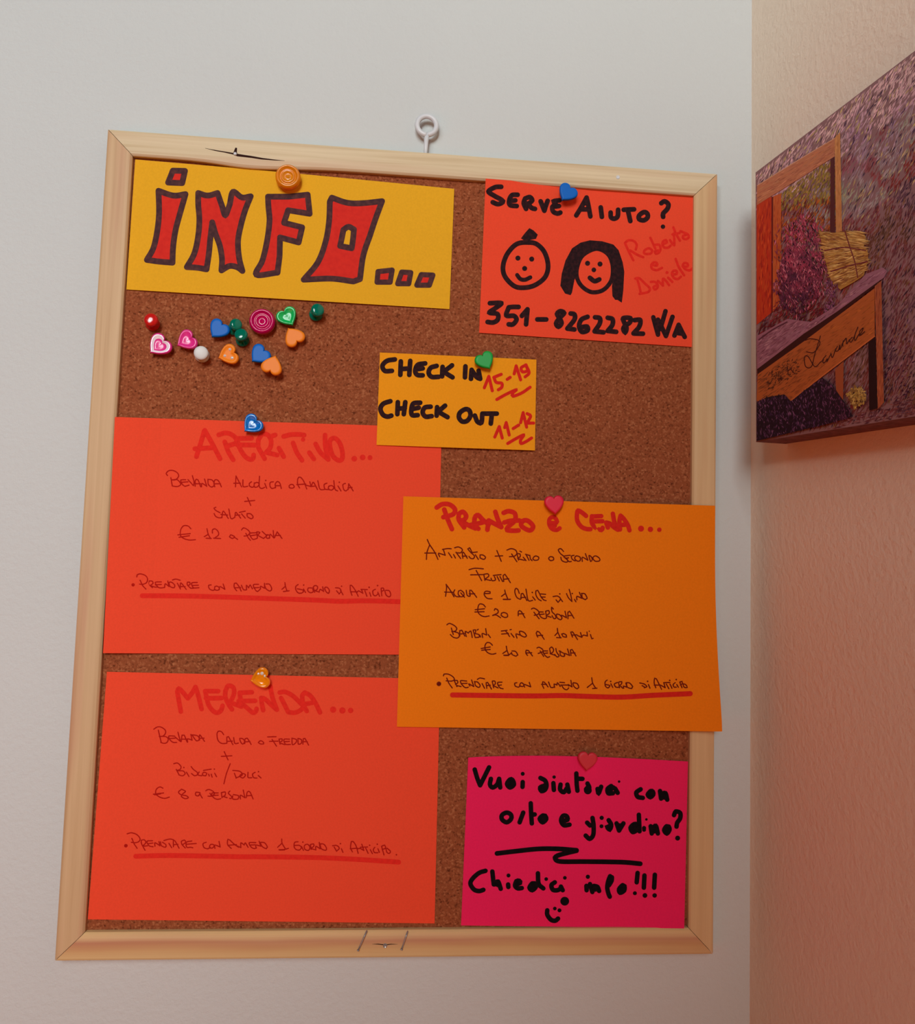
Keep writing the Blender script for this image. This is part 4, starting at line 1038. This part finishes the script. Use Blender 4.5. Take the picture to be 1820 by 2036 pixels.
# ------------------------------------------------------------------ canvas picture on the right wall
TH = 0.020
pp0 = Vector((CORNER_X, 0, 0)) + WN * (TH + 0.0008)
def pic(px, py, h=0.0):
    return at_plane(px, py, pp0 + WN * h, WN)
TLp, BLp = pic(1503, 343), pic(1504, 879)
TRp, BRp = pic(1820, 100), pic(1820, 829)
ud = ((TRp - TLp).normalized() + (BRp - BLp).normalized()).normalized()
hgt = (TLp - BLp).length
vd = (BLp - TLp).normalized()
wid = 0.205
corners = [TLp, TLp + ud * wid, BLp + ud * wid, BLp]
canvas = thing('canvas_picture', 'lavender bench picture printed on canvas, on the peach wall', 'picture', BLp)
M_SIDE = plain('printed_canvas_edge', srgb(120, 72, 76), .8, .1, var=.35, scale=260)
V = [c for c in corners] + [c - WN * TH for c in corners]
link('canvas', V, [(0, 1, 2, 3), (7, 6, 5, 4), (0, 4, 5, 1), (1, 5, 6, 2), (2, 6, 7, 3), (3, 7, 4, 0)], M_SIDE, canvas)

# the print: strokes of colour laid on the canvas face, coloured per stroke
rnd = random.Random(5)
PV, PF, PC = [], [], []
layer = [0]
def pcol(c, jit=0.0):
    k = 1 + rnd.uniform(-jit, jit)
    r, g, b = srgb(*c)
    return (min(1, r * k), min(1, g * k * (1 + rnd.uniform(-jit, jit) * .3)), min(1, b * k))
def ppoly(px, c, jit=0.0):
    layer[0] += 1
    h = 0.00004 + layer[0] * 0.000012
    v3 = [Vector((a, b, 0)) for a, b in px]
    k = len(PV)
    PV.extend(pic(a, b, h) for a, b in px)
    for t in tessellate_polygon([v3]):
        PF.append(tuple(i + k for i in t))
        PC.append(pcol(c, jit))
def inside(px, py, poly):
    r = False
    for (x0, y0), (x1, y1) in zip(poly, poly[1:] + poly[:1]):
        if (y0 > py) != (y1 > py) and px < (x1 - x0) * (py - y0) / (y1 - y0) + x0:
            r = not r
    return r
def strokes(poly, n, cols, ln, wd, ang, spread, jit=.18, grad=None):
    """n dabs inside a polygon, colour picked by cols(x, y) or from a list"""
    layer[0] += 1
    h0 = 0.00004 + layer[0] * 0.000012
    layer[0] += 2
    xs, ys = [p[0] for p in poly], [p[1] for p in poly]
    cnt = tries = 0
    while cnt < n and tries < n * 12:
        tries += 1
        x, y = rnd.uniform(min(xs), max(xs)), rnd.uniform(min(ys), max(ys))
        if not inside(x, y, poly):
            continue
        cnt += 1
        c = cols(x, y) if callable(cols) else rnd.choice(cols)
        a = math.radians(ang + rnd.uniform(-spread, spread))
        l, w = ln * rnd.uniform(.5, 1.4), wd * rnd.uniform(.6, 1.4)
        dx, dy, ex, ey = math.cos(a) * l / 2, -math.sin(a) * l / 2, math.sin(a) * w / 2, math.cos(a) * w / 2
        q = [(x - dx, y - dy), (x + ex, y + ey), (x + dx, y + dy), (x - ex, y - ey)]
        if not all(on_pic(*p) for p in q):
            continue
        k = len(PV)
        h = h0 + rnd.random() * 0.000034
        PV.extend(pic(a2, b2, h) for a2, b2 in q)
        PF.append((k + 3, k + 2, k + 1, k))
        PC.append(pcol(c, jit))
def on_pic(x, y):
    p = pic(x, y) - TLp
    k = ud.dot(vd)
    a0, b0 = p.dot(ud), p.dot(vd)
    a, b = (a0 - k * b0) / (1 - k * k), (b0 - k * a0) / (1 - k * k)
    return 0.0001 < a < wid - .0002 and 0.0001 < b < hgt - .0001
def pline(s, ox, oy, sc, w, c):
    for P in parse(s):
        P = catmull([(ox + a * sc, oy + b * sc) for a, b in P])
        layer[0] += 1
        for (x0, y0), (x1, y1) in zip(P, P[1:]):
            d = math.hypot(x1 - x0, y1 - y0)
            if d < .1:
                continue
            nx, ny = -(y1 - y0) / d * w / 2, (x1 - x0) / d * w / 2
            k = len(PV)
            h = 0.00004 + layer[0] * 0.000012
            ex, ey = (x1 - x0) / d * .3, (y1 - y0) / d * .3
            PV.extend(pic(a, b, h) for a, b in ((x0 + nx - ex, y0 + ny - ey), (x0 - nx - ex, y0 - ny - ey), (x1 - nx + ex, y1 - ny + ey), (x1 + nx + ex, y1 + ny + ey)))
            PF.append((k, k + 1, k + 2, k + 3))
            PC.append(pcol(c))
def mixc(a, b, t):
    t = min(1, max(0, t))
    return tuple(x * (1 - t) + y * t for x, y in zip(a, b))

field = [(1503, 344), (1820, 101), (2300, -266), (2300, 760), (1820, 829), (1504, 878)]
edge = [TLp + ud * .0001 + vd * .0001, TLp + ud * (wid - .0001) + vd * .0001, BLp + ud * (wid - .0001) - vd * .0001, BLp + ud * .0001 - vd * .0001]
PV.extend(p + WN * .00003 for p in edge)
PF.append((0, 1, 2, 3))
PC.append(pcol((150, 114, 116)))

LILAC, VIOLET, GREENG, OLIVE, MAROON, DUSK = (226, 188, 188), (172, 132, 164), (166, 168, 146), (196, 172, 118), (142, 62, 58), (104, 70, 84)
def fieldcol(x, y):
    n = noise.noise(Vector((x * .022, y * .012, 1.7)))
    edge_y = 344 - (x - 1503) * .766
    t = (y - edge_y) / 330.0
    if t < .32:
        base = mixc(LILAC, VIOLET, t * 1.6 + n * .9)
    elif t < .75:
        base = mixc(VIOLET, GREENG if n > -.12 - (x - 1700) * .002 else MAROON, abs(n) * 1.6 + (t - .2))
    else:
        base = mixc(MAROON, (104, 74, 58) if n > .1 else DUSK, abs(n) * 1.8 + max(0, (x - 1700) / 260))
    if rnd.random() < .10 + max(0, n) * .22:
        base = OLIVE if t < .8 else (132, 92, 62)
    if rnd.random() < .08:
        base = mixc(base, (190, 150, 170), .6)
    if rnd.random() < .10:
        base = mixc(base, (46, 26, 52), .7)
    return base
strokes(field, 26000, fieldcol, 17, 2.3, 64, 14, .30)
# ground strip, lower right
strokes([(1640, 858), (1690, 826), (1820, 786), (2300, 690), (2300, 760), (1820, 829)], 900, [(122, 66, 66), (100, 50, 58), (140, 84, 78), (86, 44, 56)], 13, 2.4, 14, 12)
strokes([(1755, 690), (1830, 640), (2100, 560), (2100, 700), (1830, 782), (1757, 806)], 700, [(74, 36, 62), (96, 52, 84), (54, 28, 44), (120, 66, 70)], 7, 2.4, 60, 40)
# inside the wooden trellis
strokes([(1554, 385), (1660, 311), (1663, 400), (1554, 420)], 420, [(168, 140, 62), (150, 128, 60), (186, 150, 78), (126, 104, 56)], 12, 2.4, 66, 16)
strokes([(1536, 400), (1663, 392), (1663, 470), (1536, 520)], 460, [(176, 96, 40), (150, 62, 34), (196, 110, 46), (110, 44, 36)], 12, 2.4, 66, 16)
ppoly([(1505, 402), (1536, 391), (1534, 622), (1505, 646)], (206, 66, 34))
strokes([(1506, 408), (1536, 398), (1533, 620), (1506, 640)], 260, [(196, 56, 30), (216, 84, 40), (182, 48, 34)], 18, 2.2, 85, 6)
ppoly([(1534.5, 392), (1538, 390.5), (1537, 620), (1534, 622)], (112, 34, 30))
ppoly([(1538, 390.5), (1554, 384), (1552, 600), (1537, 620)], (206, 104, 54))
strokes([(1539, 394), (1553, 388), (1551, 598), (1538, 615)], 120, [(198, 92, 48), (214, 118, 62), (184, 80, 46)], 16, 2, 87, 4)
ppoly([(1652, 316), (1660, 311), (1661, 466), (1651, 460)], (92, 42, 44))
ppoly([(1506, 368.5), (1660, 274.5), (1660, 311), (1518, 400), (1505.5, 408)], (202, 132, 96))
strokes([(1507, 372), (1659, 279), (1659, 307), (1518, 396), (1507, 402)], 240, [(196, 126, 92), (212, 146, 106), (184, 112, 84), (204, 132, 88)], 16, 2, 31, 7)
pline('1506,369 1580,323 1660,275', 0, 0, 1, 1.4, (226, 176, 140))
ppoly([(1660, 274), (1671, 263), (1675, 468), (1663, 466)], (210, 146, 88))
strokes([(1661, 276), (1670, 268), (1674, 464), (1664, 462)], 90, [(202, 136, 80), (220, 158, 98)], 16, 1.8, 88, 4)
# bundle of lavender with its straw stems
def blob(cx, cy, rx, ry, n=22, rag=.12):
    return [(cx + rx * (1 + rnd.uniform(-rag, rag)) * math.cos(2 * math.pi * i / n), cy + ry * (1 + rnd.uniform(-rag, rag)) * math.sin(2 * math.pi * i / n)) for i in range(n)]
def bundle(x, y):
    t = (y - 440) / 180
    c = mixc((186, 74, 100), (92, 46, 74), t * .9 + noise.noise(Vector((x * .05, y * .05, 0))) * .8)
    if rnd.random() < .16:
        c = (216, 128, 146)
    if rnd.random() < .14:
        c = (58, 22, 50)
    return c
strokes([(1552, 520), (1545, 600), (1508, 650), (1508, 668), (1570, 632), (1640, 640), (1640, 540)], 380, [(120, 34, 42), (96, 26, 40), (146, 48, 58)], 10, 2.4, 50, 30)
strokes(blob(1602, 512, 44, 78, 26, .2), 1100, bundle, 10, 2.0, 100, 40, .25)
strokes(blob(1586, 560, 44, 66, 26, .2), 900, bundle, 10, 2.0, 100, 40, .25)
strokes(blob(1594, 528, 58, 98, 30, .25), 420, bundle, 11, 1.8, 96, 45, .25)
straw = [(1628, 457), (1648, 464), (1676, 460), (1692, 468), (1712, 459), (1722, 470), (1718, 490), (1726, 500), (1727, 520), (1722, 532), (1718, 548), (1700, 560), (1672, 576), (1658, 566), (1648, 545), (1640, 510), (1634, 480)]
ppoly(straw, (186, 136, 66))
SC = [(214, 170, 96), (230, 194, 120), (178, 128, 66), (136, 84, 52), (206, 160, 84)]
strokes([(1628, 458), (1660, 464), (1690, 458), (1718, 461), (1722, 496), (1690, 496), (1638, 500)], 330, SC, 20, 1.7, -8, 12, .25)
strokes([(1640, 500), (1690, 494), (1724, 498), (1727, 532), (1690, 532), (1650, 545)], 300, SC, 18, 1.7, 10, 14, .25)
strokes([(1650, 545), (1690, 530), (1727, 534), (1709, 552), (1666, 570)], 200, SC, 17, 1.7, 26, 12, .25)
pline('1680,458 1690,490 1700,520 1706,552; 1640,498 1680,492 1722,498; 1652,540 1690,528 1726,520', 0, 0, 1, 2.2, (128, 58, 60))
strokes([(1642, 556), (1668, 568), (1660, 622), (1640, 630)], 120, [(128, 66, 110), (168, 108, 140), (90, 44, 80)], 7, 2.0, 100, 40)
# the bench
ppoly([(1505, 668), (1566, 634), (1612, 640), (1666, 606), (1722, 545), (1756, 532), (1765, 539), (1758, 552), (1666, 620), (1598, 666), (1506, 734)], (164, 112, 130))
strokes([(1507, 672), (1566, 640), (1612, 644), (1660, 612), (1724, 549), (1755, 536), (1760, 542), (1664, 617), (1598, 661), (1508, 726)], 420, [(172, 122, 142), (148, 96, 116), (188, 140, 152), (134, 84, 100)], 14, 2.0, 36, 8)
pline('1509,676 1536,656 1566,640', 0, 0, 1, 2.6, (96, 52, 66))
ppoly([(1506, 734), (1598, 664), (1664, 620), (1752, 556), (1744, 566), (1664, 630), (1600, 680), (1507, 748)], (62, 26, 24))
ppoly([(1507, 744), (1600, 678), (1740, 573), (1740, 668), (1636, 748), (1573, 798), (1505, 797)], (190, 104, 52))
def board_c(x, y):
    c = mixc((152, 88, 48), (206, 116, 52), (x - 1520) / 150)
    return mixc(c, (120, 62, 36), rnd.random() * .5)
strokes([(1508, 748), (1600, 682), (1738, 578), (1738, 664), (1636, 744), (1573, 793), (1507, 793)], 620, board_c, 14, 2.0, 36, 8)
pline('1573,797 1636,747 1740,668', 0, 0, 1, 2.4, (214, 120, 62))
strokes([(1520, 748), (1585, 706), (1592, 740), (1530, 776)], 120, [(70, 40, 28), (104, 62, 40)], 6, 1.8, 40, 40)
INKW = (74, 34, 28)
pline('715,960 760,945 835,960 840,1000 790,1065 725,1060; 850,920 800,1080 770,1190 720,1190 708,1110 740,1100 800,1190 850,1150 880,1130;'
      '900,1090 870,1130 880,1160 910,1120 905,1150 940,1080; 940,1070 955,1110 985,1030; 1000,1010 980,1050 1005,1050 1020,1000 1020,1040 1050,970;'
      '1050,960 1045,1010; 1045,985 1075,940 1080,990 1105,950; 1130,930 1105,960 1120,975 1150,920; 1180,840 1150,920 1155,960 1190,900; 1190,920 1215,880 1225,850 1195,880 1200,915 1240,880',
      1440, 460, .22592, 1.7, INKW)
pline('560,1200 565,1260; 560,1230 600,1200; 590,1215 620,1250; 500,1270 505,1310; 470,1300 520,1290', 1440, 460, .22592, 1.6, INKW)
ppoly([(1661, 734), (1678, 718), (1677, 800), (1664, 800)], (168, 88, 52))
ppoly([(1727, 681), (1741, 670), (1745, 812), (1729, 816)], (44, 20, 22))
ppoly([(1740, 569), (1753, 558), (1758, 800), (1746, 813)], (182, 100, 64))
strokes([(1741, 573), (1752, 562), (1757, 798), (1746, 808)], 130, [(176, 94, 60), (194, 112, 72), (152, 76, 54)], 16, 1.8, 88, 4)
# dark lavender in front
bush = [(1505, 800), (1525, 790), (1560, 784), (1573, 798), (1600, 776), (1636, 751), (1657, 768), (1680, 800), (1697, 828), (1650, 842), (1598, 854), (1505, 877)]
ppoly(bush, (40, 22, 38))
strokes(bush, 900, lambda x, y: mixc(rnd.choice([(66, 40, 74), (96, 60, 96), (36, 20, 34), (52, 34, 50), (128, 84, 122)]), (120, 56, 86), max(0, (x - 1620) / 130)), 8, 2.0, 96, 40)
strokes(blob(1703, 789, 18, 21, 22, .3), 260, [(186, 152, 74), (206, 176, 98), (140, 106, 56)], 7, 2.8, 60, 80)

me = bpy.data.meshes.new('picture_print')
me.from_pydata([tuple(v - BLp) for v in PV], [], PF)
ca = me.color_attributes.new('print', 'FLOAT_COLOR', 'CORNER')
i = 0
for p, c in zip(me.polygons, PC):
    for _ in p.loop_indices:
        ca.data[i].color = (*c, 1)
        i += 1
mt, nt, b, L = new_mat('printed_canvas')
at_n = nt.nodes.new('ShaderNodeAttribute')
at_n.attribute_name = 'print'
L.new(at_n.outputs['Color'], b.inputs['Base Color'])
b.inputs['Roughness'].default_value = .7
b.inputs['Specular IOR Level'].default_value = .15
me.materials.append(mt)
po = bpy.data.objects.new('picture_print', me)
C.objects.link(po)
po.parent = canvas
